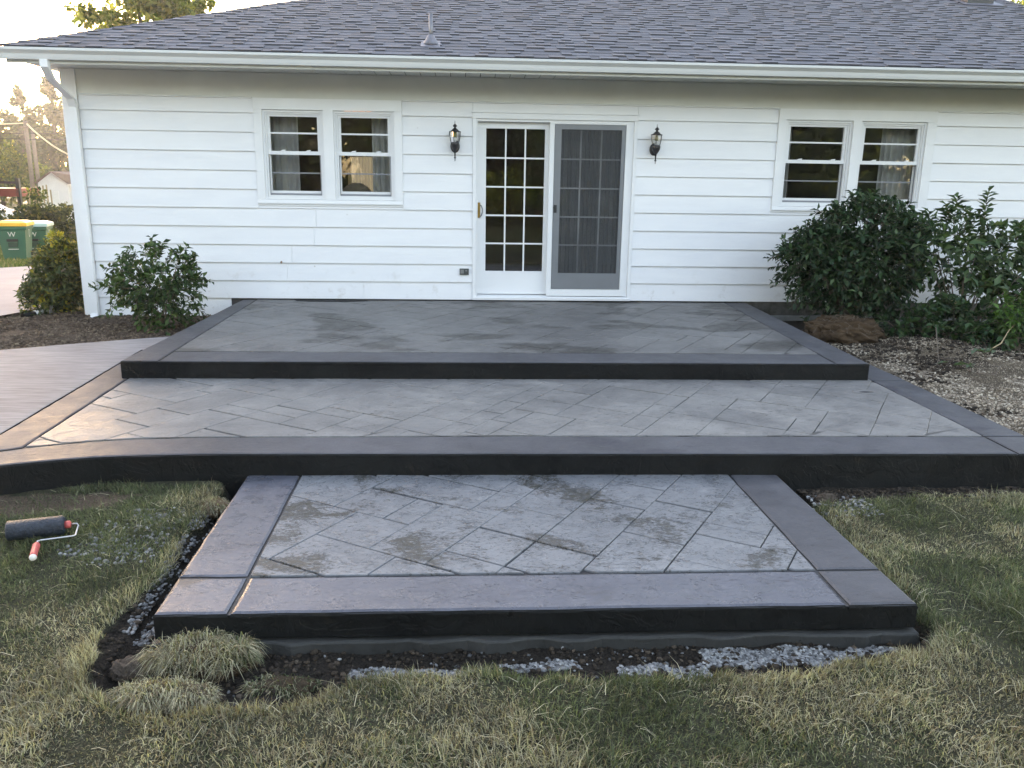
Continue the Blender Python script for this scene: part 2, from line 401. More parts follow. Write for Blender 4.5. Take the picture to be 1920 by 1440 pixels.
turf = np.array([.055, .055, .032]); lawn = np.array([.075, .085, .030]); soil = np.array([.045, .032, .022]); dark = np.array([.034, .027, .021]); sand = np.array([.15, .115, .08])
c = np.tile(turf, (len(V), 1))
far = (Y_ > -2) | (np.abs(X_) > 9) | (Y_ < -11)
c[far] = lawn
tr = inpoly(wx, wy, TRENCH); c[tr] = dark
inl = inpoly(X_, Y_, BEDL); c[inl] = np.array([.10, .072, .052])
inr = inpoly(X_, Y_, BEDR); c[inr] = soil
k = fbm(X_, Y_, 2.2, 40); kk = inr & (k > .50) & (Y_ < -1.9); c[kk] = sand*.9; c[inr & (Y_ < -2.9)] = sand*.8
br = inpoly(wx, wy, BARE); c[br] = np.array([.12, .085, .06])
c *= (.75+.5*fbm(X_, Y_, 6, 44))[:, None]
npmesh('ground', V, Fq, GROUND, vcol=c, smooth=True, kind='structure')

# ------------------------------------------------------------------ slabs
def resample(P, step=.12, jit=.0, closed=True):
    out = []; n = len(P)
    for i in range(n if closed else n-1):
        a = np.array(P[i], float); b = np.array(P[(i+1) % n], float); L_ = np.linalg.norm(b-a); k = max(1, int(L_/step))
        nn = np.array([-(b-a)[1], (b-a)[0]])/max(L_, 1e-9)
        for j in range(k):
            q = a+(b-a)*j/k
            if j: q = q+nn*random.uniform(-jit, jit)
            out.append(q)
    return np.array(out)
def inset(P, d):
    n = len(P); out = []
    for i in range(n):
        a = P[i-1]; b = P[i]; c_ = P[(i+1) % n]
        e1 = (b-a)/max(np.linalg.norm(b-a), 1e-9); e2 = (c_-b)/max(np.linalg.norm(c_-b), 1e-9)
        n1 = np.array([-e1[1], e1[0]]); n2 = np.array([-e2[1], e2[0]])
        m = n1+n2; m = m/max(np.linalg.norm(m), 1e-6); k = d/max(.35, m@n1)
        out.append(b+m*k)
    return np.array(out)
def area(P): P = np.asarray(P); return .5*np.sum(P[:, 0]*np.roll(P[:, 1], -1)-np.roll(P[:, 0], -1)*P[:, 1])
def slab(name, P, z0, z1, mats, parent, r=.016, step=.09, jit=.0032, **kw):
    P = np.array(P, float)
    if area(P) < 0: P = P[::-1]
    P = resample(P, step, jit) if step else P
    n = len(P); mb = MB()
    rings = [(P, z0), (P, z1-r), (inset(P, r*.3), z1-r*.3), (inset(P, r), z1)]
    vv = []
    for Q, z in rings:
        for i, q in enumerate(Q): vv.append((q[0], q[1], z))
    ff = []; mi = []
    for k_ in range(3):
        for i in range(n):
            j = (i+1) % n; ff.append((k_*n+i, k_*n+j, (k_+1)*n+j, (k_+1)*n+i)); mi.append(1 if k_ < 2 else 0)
    ff.append(tuple(3*n+i for i in range(n))); mi.append(0)
    mb.v = vv; mb.f = ff; mb.m = mi; mb.c = [None]*len(ff)
    return mb.build(name, mats, parent, **kw)
def clip(P, A, B):      # keep left of A->B
    out = []; n = len(P)
    s = lambda q: (B[0]-A[0])*(q[1]-A[1])-(B[1]-A[1])*(q[0]-A[0])
    for i in range(n):
        a = P[i]; b = P[(i+1) % n]; sa, sb = s(a), s(b)
        if sa >= 0: out.append(a)
        if (sa > 0) != (sb > 0) and sa != sb and (sa >= 0) != (sb >= 0):
            t = sa/(sa-sb); out.append((a[0]+(b[0]-a[0])*t, a[1]+(b[1]-a[1])*t))
    return out
def ashlar(poly, ang, z, mat, parent, u=.2, seed=1, gap=.0035, org_=(0, 0), floor_=None):
    rnd = random.Random(seed); poly = [tuple(p) for p in poly]
    if area(poly) < 0: poly = poly[::-1]
    ca, sa = math.cos(ang), math.sin(ang)
    loc = [((x-org_[0])*ca+(y-org_[1])*sa, -(x-org_[0])*sa+(y-org_[1])*ca) for x, y in poly]
    x0 = min(p[0] for p in loc)-u; x1 = max(p[0] for p in loc)+u; y0 = min(p[1] for p in loc)-u; y1 = max(p[1] for p in loc)+u
    nx_ = int((x1-x0)/u)+1; ny_ = int((y1-y0)/u)+1
    occ = np.zeros((ny_, nx_), bool)
    sizes = [(3,2),(4,2),(3,3),(2,2),(2,3),(4,3),(2,1),(2,2),(3,2),(3,4),(2,4)]
    for j in range(ny_):
        for i in range(nx_):
            if occ[j, i]: continue
            c_ = rnd.sample(sizes, len(sizes))+[(2,1),(1,2),(1,1)]
            for sx, sy in c_:
                if i+sx <= nx_ and j+sy <= ny_ and not occ[j:j+sy, i:i+sx].any(): break
            else: sx = sy = 1
            occ[j:j+sy, i:i+sx] = True
            g = [gap*rnd.choice((.3, .6, .9, 1.3, 1.9)) for _ in range(4)]
            a0, b0, a1, b1 = x0+i*u+g[0]*.7, y0+j*u+g[1]*1.7, x0+(i+sx)*u-g[2]*.7, y0+(j+sy)*u-g[3]*1.7
            Q = [(a0, b0), (a1, b0), (a1, b1), (a0, b1)]
            Q = [(org_[0]+x*ca-y*sa, org_[1]+x*sa+y*ca) for x, y in Q]
            for k_ in range(len(poly)):
                if len(Q) < 3: break
                Q = clip(Q, poly[k_], poly[(k_+1) % len(poly)])
            if len(Q) < 3 or abs(area(Q)) < .0012: continue
            if floor_:
                Q = [np.array(q) for q in resample(Q, .07)]
                fx_ = [p[0] for p in floor_]; fy_ = [p[1] for p in floor_]
                Q = [(q[0], max(q[1], float(np.interp(q[0], fx_, fy_)))) for q in Q]
                if abs(area(Q)) < .0015: continue
            Q = np.array(Q)
            keep = [k_ for k_ in range(len(Q)) if np.linalg.norm(Q[k_]-Q[k_-1]) > .004]; Q = Q[keep]
            if len(Q) < 3: continue
            dz = rnd.uniform(-.0012, .0012); cen = Q.mean(0); tx, ty = rnd.uniform(-.002, .002), rnd.uniform(-.002, .002)
            T = inset(Q, .0025) if abs(area(Q)) > .01 else cen+(Q-cen)*.95
            n = len(Q); mb = MB()
            zz = lambda q, o: z+dz+o+(q[0]-cen[0])*tx+(q[1]-cen[1])*ty
            vv = [(q[0], q[1], z-.012) for q in Q]+[(q[0], q[1], zz(q, -.003)) for q in Q]+[(q[0], q[1], zz(q, 0)) for q in T]
            ff = [(k_, (k_+1) % n, n+(k_+1) % n, n+k_) for k_ in range(n)]+[(n+k_, n+(k_+1) % n, 2*n+(k_+1) % n, 2*n+k_) for k_ in range(n)]+[tuple(range(2*n, 3*n))]
            mb.add(vv, ff); mb.build('stone', mat, parent)

ANG = R(-32)
# upper tier
Z1, Z2, Z3 = -.036, -.182, -.322
t1 = empty('upper_terrace', (.25, -1.7, Z2), 'highest tier of grey stamped concrete patio, directly below the sliding door', 'patio')
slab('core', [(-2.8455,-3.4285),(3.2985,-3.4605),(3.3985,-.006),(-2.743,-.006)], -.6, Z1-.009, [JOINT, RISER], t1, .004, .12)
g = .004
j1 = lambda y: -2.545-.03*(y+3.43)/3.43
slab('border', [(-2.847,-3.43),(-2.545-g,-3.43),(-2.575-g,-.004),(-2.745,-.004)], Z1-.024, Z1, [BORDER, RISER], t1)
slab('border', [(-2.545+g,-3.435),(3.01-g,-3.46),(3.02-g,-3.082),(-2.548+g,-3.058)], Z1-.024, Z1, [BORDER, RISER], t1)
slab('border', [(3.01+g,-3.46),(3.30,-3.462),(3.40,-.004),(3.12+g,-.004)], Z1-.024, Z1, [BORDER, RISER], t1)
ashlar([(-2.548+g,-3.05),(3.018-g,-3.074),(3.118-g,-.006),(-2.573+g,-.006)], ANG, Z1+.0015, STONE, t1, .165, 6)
# middle tier
t2 = empty('middle_terrace', (.3, -4.4, -.4), 'wide middle tier of stamped concrete patio with a curved left front corner', 'patio')
FR = [(-3.55,-6.05),(-3.1,-5.72),(-2.71,-5.51),(-2.56,-5.458),(-2.419,-5.414),(-2.25,-5.372),(-2.097,-5.352),(-1.8,-5.330),(-1.43,-5.320),(.19,-5.336),(3.31,-5.370)]
JN = [(-3.55,-5.76),(-3.1,-5.44),(-2.839,-5.265),(-2.738,-5.21),(-2.641,-5.166),(-2.4,-5.08),(-2.127,-5.022),(-1.6,-4.999),(-1.011,-4.995),(.211,-4.986),(3.344,-5.019)]
slab('core', [(x_, y_+.0015) for x_, y_ in FR]+[(3.6385,-5.3705),(3.6385,-3.4),(3.623,-2.4),(3.2,-2.4),(-2.7,-2.4),(-3.0985,-2.4),(-3.0,-5.34),(-3.55,-5.7)], -.62, Z2-.009, [JOINT, RISER], t2, .004, .12)
slab('border', FR+[(3.345-g,-5.3705),(3.345-g,-5.019)]+JN[:-1][::-1], Z2-.024, Z2, [BORDER, RISER], t2, .016)
slab('border', [(3.345+g,-5.371),(3.64,-5.372),(3.64,-5.022),(3.345+g,-5.015)], Z2-.024, Z2, [BORDER, RISER], t2, .016)
slab('border', [(3.345+g,-5.008),(3.64,-5.014),(3.64,-3.46),(3.335+g,-3.46)], Z2-.024, Z2, [BORDER, RISER], t2)
slab('border', [(3.335+g,-3.451),(3.64,-3.451),(3.625,-2.4),(3.31,-2.4)], Z2-.024, Z2, [BORDER, RISER], t2)
lb = lambda a: a
slab('border', [(-3.10,-2.3),(-2.80,-2.3),(-2.80,-3.50),(-2.742-g,-5.19),(-3.0,-5.34)], Z2-.024, Z2, [BORDER, RISER], t2)
PAN2 = [(-2.80+g,-3.3),(-2.735+g,-5.185),(-2.641,-5.152),(-2.4,-5.066),(-2.127,-5.010),(-1.6,-4.987),(-1.011,-4.983),(.211,-4.978),(3.338,-5.008),(3.328,-3.3)]
# ashlar needs a convex panel: cut the slightly concave front with three pieces of one tiling
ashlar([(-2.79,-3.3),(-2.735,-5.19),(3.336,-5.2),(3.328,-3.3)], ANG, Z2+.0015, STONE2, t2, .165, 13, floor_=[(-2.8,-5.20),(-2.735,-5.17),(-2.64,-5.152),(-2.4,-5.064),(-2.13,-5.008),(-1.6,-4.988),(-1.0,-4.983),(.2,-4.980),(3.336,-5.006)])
# lower pad
t3 = empty('lower_pad', (.23, -6.1, -.5), 'lowest rectangular stamped concrete pad, wet with rough olive blotches, out on the lawn', 'patio')
slab('footing', [(-1.385,-6.975),(1.875,-6.975),(1.85,-5.2),(-1.405,-5.2)], -.62, -.452, [FOOT, FOOT], t3, .01, .08, .014)
slab('core', [(-1.3705,-6.9545),(1.8605,-6.9545),(1.8345,-5.28),(-1.3985,-5.28)], -.437, Z3-.009, [JOINT, RISER], t3, .004, .1)
g = .0045
slab('border', [(-1.372,-6.956),(-1.066-g,-6.956),(-1.063-g,-6.628-g),(-1.376,-6.628-g)], Z3-.026, Z3, [BORDERW, RISER], t3, .018, .1)
slab('border', [(-1.066+g,-6.956),(1.551-g,-6.956),(1.546-g,-6.628-g),(-1.063+g,-6.628-g)], Z3-.026, Z3, [BORDERW, RISER], t3, .018, .1)
slab('border', [(1.551+g,-6.956),(1.862,-6.956),(1.856,-6.628-g),(1.546+g,-6.628-g)], Z3-.026, Z3, [BORDER, RISER], t3, .018, .1)
slab('border', [(-1.376,-6.628+g),(-1.063-g,-6.628+g),(-1.075-g,-5.30),(-1.40,-5.30)], Z3-.026, Z3, [BORDERW, RISER], t3, .018, .1)
slab('border', [(1.546+g,-6.628+g),(1.856,-6.628+g),(1.836,-5.30),(1.529+g,-5.30)], Z3-.026, Z3, [BORDER, RISER], t3, .018, .1)
ashlar([(-1.063+g,-6.628+g),(1.546-g,-6.628+g),(1.529-g,-5.30),(-1.075+g,-5.30)], ANG, Z3+.0015, STONEW, t3, .165, 29, .0038)
# worn hollow with a raised rim by the right border
for prof_, mt_, nm_ in (([(.115, 0), (.108, .003), (.098, .0035), (.085, .0015), (.07, .001)], STONE2, 'hollow_rim'), ([(.070, .0008), (.05, .0012), (.001, .0014)], JOINT, 'shallow_hollow')):
    mb = MB(); mb.lathe(prof_, (3.10, -3.86, Z2+.002), 28)
    for i, v in enumerate(mb.v): mb.v[i] = (v[0], -3.86+(v[1]+3.86)*(.6 if nm_[0] == 'h' else .35), v[2])
    mb.build(nm_, mt_, t2, True)
# thin black sheets laid on the slab, painting the shade of gaps at the wall
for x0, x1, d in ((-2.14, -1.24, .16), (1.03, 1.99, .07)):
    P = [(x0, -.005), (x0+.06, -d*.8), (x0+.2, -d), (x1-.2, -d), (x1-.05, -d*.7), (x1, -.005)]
    slab('painted_wall_gap', P, Z1, Z1+.006, [GAP, GAP], t1, .001, .1, .004)

# walkway, driveway, road (the setting)
WP = [(-6.6,-2.75),(-5.5,-2.62),(-4.9,-2.50),(-4.38,-2.32),(-3.93,-2.05),(-3.5,-1.82),(-3.2,-1.67),(-2.86,-1.5),(-2.86,-2.28),(-3.11,-2.28),(-3.008,-5.345),(-3.12,-5.42),(-3.57,-5.74),(-4.4,-6.2),(-6.6,-6.5)]
slab('walkway', WP, -.6, Z2-.001, [WALK, RISER], None, .012, .2, .002, kind='structure')
def strip(name, pts, width_pts, mat, lift):
    pass
DP = [(-5.45,-.35),(-5.25,.3),(-5.15,2),(-5.15,6),(-5.15,12),(-5.2,27),(-8.0,27),(-8.2,18),(-8.9,11),(-9.6,8.1),(-10.9,4),(-11.3,0),(-11.5,-6),(-8.6,-6),(-6.6,-6.0),(-6.55,-2.6),(-5.75,-1.2)]
def draped(name, P, mat, lift, n=40):
    P = np.array(P); x0, y0 = P.min(0); x1, y1 = P.max(0)
    mb = MB()
    ys = np.arange(y0, y1, .5)
    for k_ in range(len(ys)-1):
        ya, yb = ys[k_], ys[k_+1]
        def span(y):
            xs = []
            for i in range(len(P)):
                a, b = P[i], P[(i+1) % len(P)]
                if (a[1] > y) != (b[1] > y): xs.append(a[0]+(b[0]-a[0])*(y-a[1])/(b[1]-a[1]))
            return (min(xs), max(xs)) if len(xs) >= 2 else None
        sa, sb = span(ya+1e-4), span(yb-1e-4)
        if not sa or not sb: continue
        m_ = 8
        for q in range(m_):
            A = [sa[0]+(sa[1]-sa[0])*q/m_, sa[0]+(sa[1]-sa[0])*(q+1)/m_]; B = [sb[0]+(sb[1]-sb[0])*q/m_, sb[0]+(sb[1]-sb[0])*(q+1)/m_]
            h = lambda x, y: base_h(x, y)+lift
            mb.add([(A[0], ya, h(A[0], ya)), (A[1], ya, h(A[1], ya)), (B[1], yb, h(B[1], yb)), (B[0], yb, h(B[0], yb))], [(0, 1, 2, 3)])
    return mb.build(name, mat, None, kind='structure')
def base_h(x, y): return float(-.235-.06*np.clip(y-2, 0, 12)-.015*np.clip(y-14, 0, 30))
draped('driveway', DP, DRIVE, .03)
mb = MB(); mb.box(-80, 60, 30.5, 37, -1.6, -1.20); mb.build('road', ASPHALT, None, kind='structure')

# ------------------------------------------------------------------ house
H = empty('house', (1.8, 3, -.3), 'single storey white clapboard house with grey shingle hip roof', 'house')
XL, XR, YB = -4.58, 8.0, 9.0
OPEN = [(-2.49, -.815, 1.09, 2.236), (3.597, 5.517, 1.09, 2.236), (0.0, 1.93, -.02, 2.154)]
# wall behind the siding with real openings
def wall_front():
    mb = MB(); xs = [XL+.02, -2.43, -.87, .03, 1.87, 3.66, 5.45, XR-.02]
    spans = [(xs[0], xs[1], -.7, 2.6), (xs[2], xs[3], -.7, 2.6), (xs[4], xs[5], -.7, 2.6), (xs[6], xs[7], -.7, 2.6),
             (xs[1], xs[2], -.7, 1.14), (xs[1], xs[2], 2.17, 2.6), (xs[3], xs[4], -.7, .0), (xs[3], xs[4], 2.10, 2.6), (xs[5], xs[6], -.7, 1.14), (xs[5], xs[6], 2.17, 2.6)]
    for a, b, c_, d in spans: mb.box(a, b, .012, .14, c_, d)
    return mb
wall_front().build('front_wall', DARKIN, H)
mb = MB(); mb.box(XL, XL+.12, .16, YB, -.7, 2.6); mb.build('side_wall', SIDING, H)
mb = MB(); mb.box(XR-.12, XR, .16, YB, -.7, 2.6); mb.build('side_wall', SIDING, H)
mb = MB(); mb.box(XL, XR, YB, YB+.12, -.7, 2.6); mb.build('back_wall', SIDING, H)
mb = MB(); mb.box(XL+.14, XR-.14, .15, YB-.02, -.10, -.02); mb.build('interior_floor', FLOORIN, H)
mb = MB(); mb.box(XL+.14, XR-.14, .15, YB-.02, 2.46, 2.50); mb.build('interior_ceiling', DARKIN, H)
mb = MB(); mb.box(XL+.14, XR-.14, 4.4, 4.5, -.02, 2.46); mb.box(2.6, 2.7, .15, 4.4, -.02, 2.46); mb.build('interior_partition', DARKIN, H)
# clapboards
def intervals(z0, z1, xa, xb):
    iv = [(xa, xb)]
    for a, b, c_, d in OPEN:
        if z1 > c_+.01 and z0 < d-.01:
            out = []
            for p, q in iv:
                if b <= p or a >= q: out.append((p, q)); continue
                if a > p: out.append((p, a))
                if b < q: out.append((b, q))
            iv = out
    return iv
lines = [-.2355]+[-.019+.2119*k_ for k_ in range(11)]
tops = lines[1:]+[2.262]
for r_, (z0, z1) in enumerate(zip(lines, tops)):
    xb = 7.98 if r_ else -2.88
    segs = []
    zlist = [(z0, z1)]
    cuts = []
    for a, b in intervals(z0, z1, -4.42, xb):
        p = a
        while b-p > 4.2:
            q = p+random.uniform(2.2, 3.6)
            if b-q < .8: break
            cuts.append((p, q)); p = q
        cuts.append((p, b))
    for a, b in cuts:
        e = .0012; zt = z1+.012
        z1c = min(zt, 2.262)
        # a board that runs under a window is notched: its top is limited there (casings stand proud of it)
        th = .023+random.uniform(-.002, .002); zb = z0+random.uniform(-.0015, .0015)
        prof = [(0.008, zb+.003), (-th, zb), (-th-.001, zb+.004), (-.0035, z1c), (.008, z1c)]
        mb = MB(); mb.sweep_x(prof, a+e, b-e)
        mb.build('siding_board', SIDING, H)
# boards behind the lower window casings / the top course above the door are covered by these fill pieces
for a, b, z0, z1 in ((-2.49, -.815, lines[6], 1.09), (3.597, 5.517, lines[6], 1.09)):
    mb = MB(); mb.sweep_x([(0.008, z0+.003), (-.017, z0), (-.018, z0+.004), (-.010, z1), (.008, z1)], a+.001, b-.001); mb.build('siding_board', SIDING, H)
mb = MB(); mb.sweep_x([(0.008, 2.154), (-.010, 2.154), (-.004, 2.262), (.008, 2.262)], .001, 1.929); mb.build('siding_board', SIDING, H)
# trim
mb = MB(); mb.box(XL, 7.99, -.006, .008, 2.264, 2.534); mb.build('frieze_board', FRIEZE, H)
for a, b in ((-4.42, -2.50), (-.808, 3.59), (5.52, 7.98)):
    mb = MB(); mb.sweep_x([(-.006, 2.257), (-.024, 2.259), (-.024, 2.266), (-.006, 2.274)], a, b); mb.build('drip_cap', TRIM, H)
mb = MB(); mb.box(XL-.012, -4.425, -.028, .13, -.2355, 2.53); mb.build('corner_board', TRIM, H)
# foundation
mb = MB(); mb.box(XL+.03, -2.7, .002, .012, -.7, -.235); mb.build('foundation', FOUND, H)
mb = MB(); mb.box(3.30, 7.97, -.004, .01, -.235, -.02); mb.box(3.30, 7.97, .03, .04, -.7, -.235); mb.build('foundation', FOUND, H)
mb = MB(); mb.box(3.42, 7.97, -.05, -.004, -.25, -.19); mb.build('foundation_ledge', FOUNDG, H)
mb = MB(); mb.box(5.05, 5.13, -.10, -.02, -.7, -.24); mb.build('foundation_post', FOUNDG, H)

# windows
def bx(name, mat, par, *b, **k_): return MB().box(*b).build(name, mat, par, **k_)
def pleat(mb, x0, x1, y, z0, z1, n, amp, ph=0):
    k_ = int(n*8); vv = []
    for i in range(k_+1):
        t = i/k_; x = x0+(x1-x0)*t+.004*math.sin(t*37)
        yy = y+amp*math.sin(2*math.pi*n*t+ph)*(1+.3*math.sin(9*t))
        vv += [(x, yy, z0), (x, yy, z1)]
    mb.add(vv, [(2*i, 2*i+2, 2*i+3, 2*i+1) for i in range(k_)])
def window(xl, xr, ops, cur):
    wn = MB()
    y0, y1 = -.034, .008
    zb, zt = 1.09, 2.236
    wn.box(xl, xr, y0-.004, y1, 2.140, 2.263)                       # head
    wn.box(xl, ops[0][0], y0, y1, zb+.052, 2.140)
    wn.box(ops[-1][1], xr, y0, y1, zb+.052, 2.140)
    wn.box(ops[0][1], ops[1][0], y0-.004, y1, zb+.052, 2.140)
    W = wn.build('window', TRIM, H)
    MB().sweep_x([(.008, zb), (-.040, zb), (-.044, zb+.012), (-.038, zb+.050), (.008, zb+.052)], xl, xr).build('sill', TRIM, W)
    bx('apron', TRIM, W, xl-.012, xr+.012, -.026, .008, zb-.022, zb-.001)
    for (a, b) in ops:
        z0, z1 = 1.143, 2.139
        f = MB()
        for (d, yy, yb) in ((.026, -.012, .12), (.046, .004, .12)):
            o = 0 if d == .026 else .0262
            f.box(a+.001+o, a+d, yy, yb, z0+.001, z1-.001); f.box(b-d, b-.001-o, yy, yb, z0+.001, z1-.001)
            f.box(a+d, b-d, yy, yb, z1-d, z1-.001-o); f.box(a+d, b-d, yy, yb, z0+.001+o, z0+d)
        f.build('window_frame', VINYL, W)
        ia, ib, iz0, iz1, mid = a+.047, b-.047, z0+.047, z1-.047, 1.667
        us = MB(); sw = .030
        us.box(ia, ia+sw, .02, .05, mid+.02, iz1); us.box(ib-sw, ib, .02, .05, mid+.02, iz1); us.box(ia+sw, ib-sw, .02, .05, iz1-sw*.8, iz1)
        us.box(ia, ib, .012, .055, mid-.02, mid+.02)
        us.build('upper_sash', VINYL, W)
        bx('muntin', VINYL, W, ia+sw, ib-sw, .028, .040, 1.878, 1.896)
        ls = MB()
        ls.box(ia, ia+.018, .056, .085, iz0, mid-.02); ls.box(ib-.018, ib, .056, .085, iz0, mid-.02); ls.box(ia+.018, ib-.018, .056, .085, iz0, iz0+.05)
        ls.build('lower_sash', VINYL, W)
        bx('muntin', VINYL_GREY, W, ia+.018, ib-.018, .066, .074, 1.436, 1.450)
        bx('pane', GLASS, W, ia+.02, ib-.02, .046, .049, mid+.02, iz1-.01)
        bx('pane', GLASS, W, ia+.012, ib-.012, .070, .073, iz0+.045, mid-.018)
        s = MB(); s.box(ia, ib, .030, .038, iz0, iz0+.022); s.box(ib-.012, ib, .030, .038, iz0+.022, mid-.021); s.box(ia, ia+.006, .030, .038, iz0+.022, mid-.021)
        s.build('screen_frame', VINYL_GREY, W)
        for lx in (ia+.14, ib-.17):
            MB().add([(lx, .004, mid+.020), (lx+.05, .004, mid+.020), (lx+.05, .03, mid+.020), (lx, .03, mid+.020),
                      (lx+.018, .006, mid+.032), (lx+.058, .006, mid+.036), (lx+.058, .026, mid+.036), (lx+.018, .026, mid+.032)],
                     [(0,3,2,1),(4,5,6,7),(0,1,5,4),(1,2,6,5),(2,3,7,6),(3,0,4,7)]).build('sash_latch', VINYL, W)
    for (x0, x1, n) in cur:
        c_ = MB(); pleat(c_, x0, x1, .27, .9, 2.25, n, .022, random.random()*6); c_.build('curtain', CURTAIN, W, True)
    return W
window(-2.49, -.815, [(-2.402, -1.711), (-1.596, -.905)], [(-2.42, -2.05, 5), (-1.19, -.86, 5)])
window(3.597, 5.517, [(3.690, 4.500), (4.600, 5.405)], [(3.66, 3.88, 3), (5.02, 5.45, 6)])

# sliding patio door
D = MB()
D.box(0, .042, -.030, .008, -.015, 2.087); D.box(1.888, 1.930, -.030, .008, -.015, 2.087); D.box(0, 1.93, -.034, .008, 2.087, 2.150)
DO = D.build('patio_door', TRIM, H)
f = MB(); f.box(.043, .060, -.012, .12, .03, 2.086); f.box(1.852, 1.887, -.012, .12, .03, 2.086); f.box(.060, 1.852, -.012, .12, 2.058, 2.086)
f.build('door_frame', VINYL, DO)
MB().sweep_x([(.12, -.017), (-.045, -.017), (-.048, .010), (-.010, .026), (.12, .040)], .002, 1.928).build('threshold', VINYL, DO)
bx('door_head_cap', TRIM, DO, -.012, 1.942, -.046, .008, 2.151, 2.165)
def door_leaf(x0, x1, z0, z1, gx0, gx1, gz0, gz1, y0, nm):
    L_ = MB(); L_.box(x0, gx0, y0, y0+.04, z0, z1); L_.box(gx1, x1, y0, y0+.04, z0, z1); L_.box(gx0, gx1, y0, y0+.04, z0, gz0); L_.box(gx0, gx1, y0, y0+.04, gz1, z1)
    L_.build(nm, VINYL, DO)
    cw = (gx1-gx0)/3; ch = (gz1-gz0)/5
    for i in (1, 2): bx('muntin', VINYL, DO, gx0+cw*i-.009, gx0+cw*i+.009, y0+.008, y0+.022, gz0, gz1)
    for j in (1, 2, 3, 4):
        for i in range(3): bx('muntin', VINYL, DO, gx0+cw*i+(.0095 if i else 0), gx0+cw*(i+1)-(.0095 if i < 2 else 0), y0+.008, y0+.022, gz0+ch*j-.009, gz0+ch*j+.009)
    for i in range(3):
        for j in range(5):
            o = bx('pane', GLASS, DO, gx0+cw*i, gx0+cw*(i+1), y0+.026, y0+.029, gz0+ch*j, gz0+ch*(j+1))
door_leaf(.061, .905, .045, 2.056, .158, .850, .322, 1.984, .062, 'sliding_leaf')
door_leaf(.905, 1.851, .045, 2.056, 1.03, 1.76, .312, 1.984, .022, 'fixed_leaf')
f = MB(); f.box(.898, .953, -.018, .018, .036, 2.057); f.box(1.796, 1.851, -.018, .018, .036, 2.057); f.box(.953, 1.796, -.018, .018, .036, .117); f.box(.953, 1.796, -.018, .018, 2.043, 2.057)
f.build('screen_track_frame', VINYL, DO)
f = MB(); f.box(.957, 1.036, -.012, .008, .121, 2.040); f.box(1.747, 1.792, -.012, .008, .121, 2.040); f.box(1.036, 1.747, -.012, .008, .121, .312); f.box(1.036, 1.747, -.012, .008, 1.984, 2.040)
f.build('screen_door_frame', SCREENF, DO)
bx('screen_mesh', SCREEN, DO, 1.036, 1.747, -.003, -.001, .312, 1.984)
MB().box(.965, 1.0, -.020, -.012, 1.03, 1.12).box(.958, .985, -.034, -.020, 1.085, 1.10).build('latch', BLACK, DO)
hp = MB(); hp.box(.062, .092, .050, .062, .955, 1.135); hp.build('handle_plate', BRASS, DO)
MB().tube([(.085, .052, .965), (.105, .028, .985), (.118, .02, 1.02), (.118, .02, 1.06), (.105, .03, 1.095), (.088, .052, 1.11)], .007, 8).build('handle', SCREENF, DO, True)
for i in range(17):
    x = 1.0+.052*i; a = R(48+random.uniform(-12, 12)); hx, hy = .037*math.cos(a), .037*math.sin(a); yc = .125
    MB().add([(x-hx, yc-hy, .08), (x+hx, yc+hy, .08), (x+hx, yc+hy, 2.04), (x-hx, yc-hy, 2.04), (x-hx, yc-hy+.002, .08), (x+hx, yc+hy+.002, .08), (x+hx, yc+hy+.002, 2.04), (x-hx, yc-hy+.002, 2.04)],
             [(0,1,2,3),(5,4,7,6),(0,3,7,4),(1,5,6,2),(3,2,6,7),(0,4,5,1)]).build('blind_slat', BLIND, DO)
# things inside the room
m_, n_, p_ = nodes('sunlit_blind'); p_.inputs['Base Color'].default_value = (.4, .38, .28, 1); p_.inputs['Emission Color'].default_value = (.9, .87, .66, 1); p_.inputs['Emission Strength'].default_value = .035  # faint emission stands in for daylight coming through the blind
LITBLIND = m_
fw_ = empty('far_window', (-1.15, 4.38, .3), 'window on the far side of the room with sunlit pleated blind', 'window')
fb = MB(); pleat(fb, -1.97, -1.57, 4.33, .2, 1.72, 8, .035); fb.build('blind', LITBLIND, fw_)
f = MB(); f.box(-2.03, -1.98, 4.34, 4.39, .1, 1.78); f.box(-1.56, -1.51, 4.34, 4.39, .1, 1.78); f.box(-1.98, -1.56, 4.34, 4.39, 1.73, 1.78); f.build('window_frame', VINYL, fw_)
ac = empty('armchair', (-1.45, .95, -.02), 'rounded tan armchair back seen through the left double window', 'chair')
b_ = MB(); 
prof = [(math.cos(q)*.36, .62+math.sin(q)*.72) for q in np.linspace(0, math.pi, 14)]
for i, (x, z) in enumerate(prof): pass
b_.add([(-1.45+x, .72, z) for x, z in prof]+[(-1.45+x*.93, .88, z) for x, z in prof], [(i, i+1, 15+i, 14+i) for i in range(13)]+[tuple(range(13, -1, -1)), tuple(range(14, 28))])
b_.build('backrest', TAN, ac, True)
bx('seat', TAN, ac, -1.76, -1.14, .89, 1.42, .12, .44)
for s in (-1, 1): bx('arm', TAN, ac, -1.45+s*.36-.07, -1.45+s*.36+.07, .80, 1.40, .08, .62)
for sx in (-.32, .32):
    for yy in (.78, 1.34): bx('leg', BARK, ac, -1.45+sx-.025, -1.45+sx+.025, yy-.025, yy+.025, -.02, .12)
m_, n_, p_ = nodes('warm_bulb'); p_.inputs['Emission Color'].default_value = (1, .45, .18, 1); p_.inputs['Emission Strength'].default_value = 1.1; p_.inputs['Base Color'].default_value = (.5, .3, .2, 1)
BULB = m_
ch = empty('ceiling_lamp', (-1.62, 2.6, 2.46), 'small warm lit ceiling lamp glimpsed at the top of the left window', 'lamp')
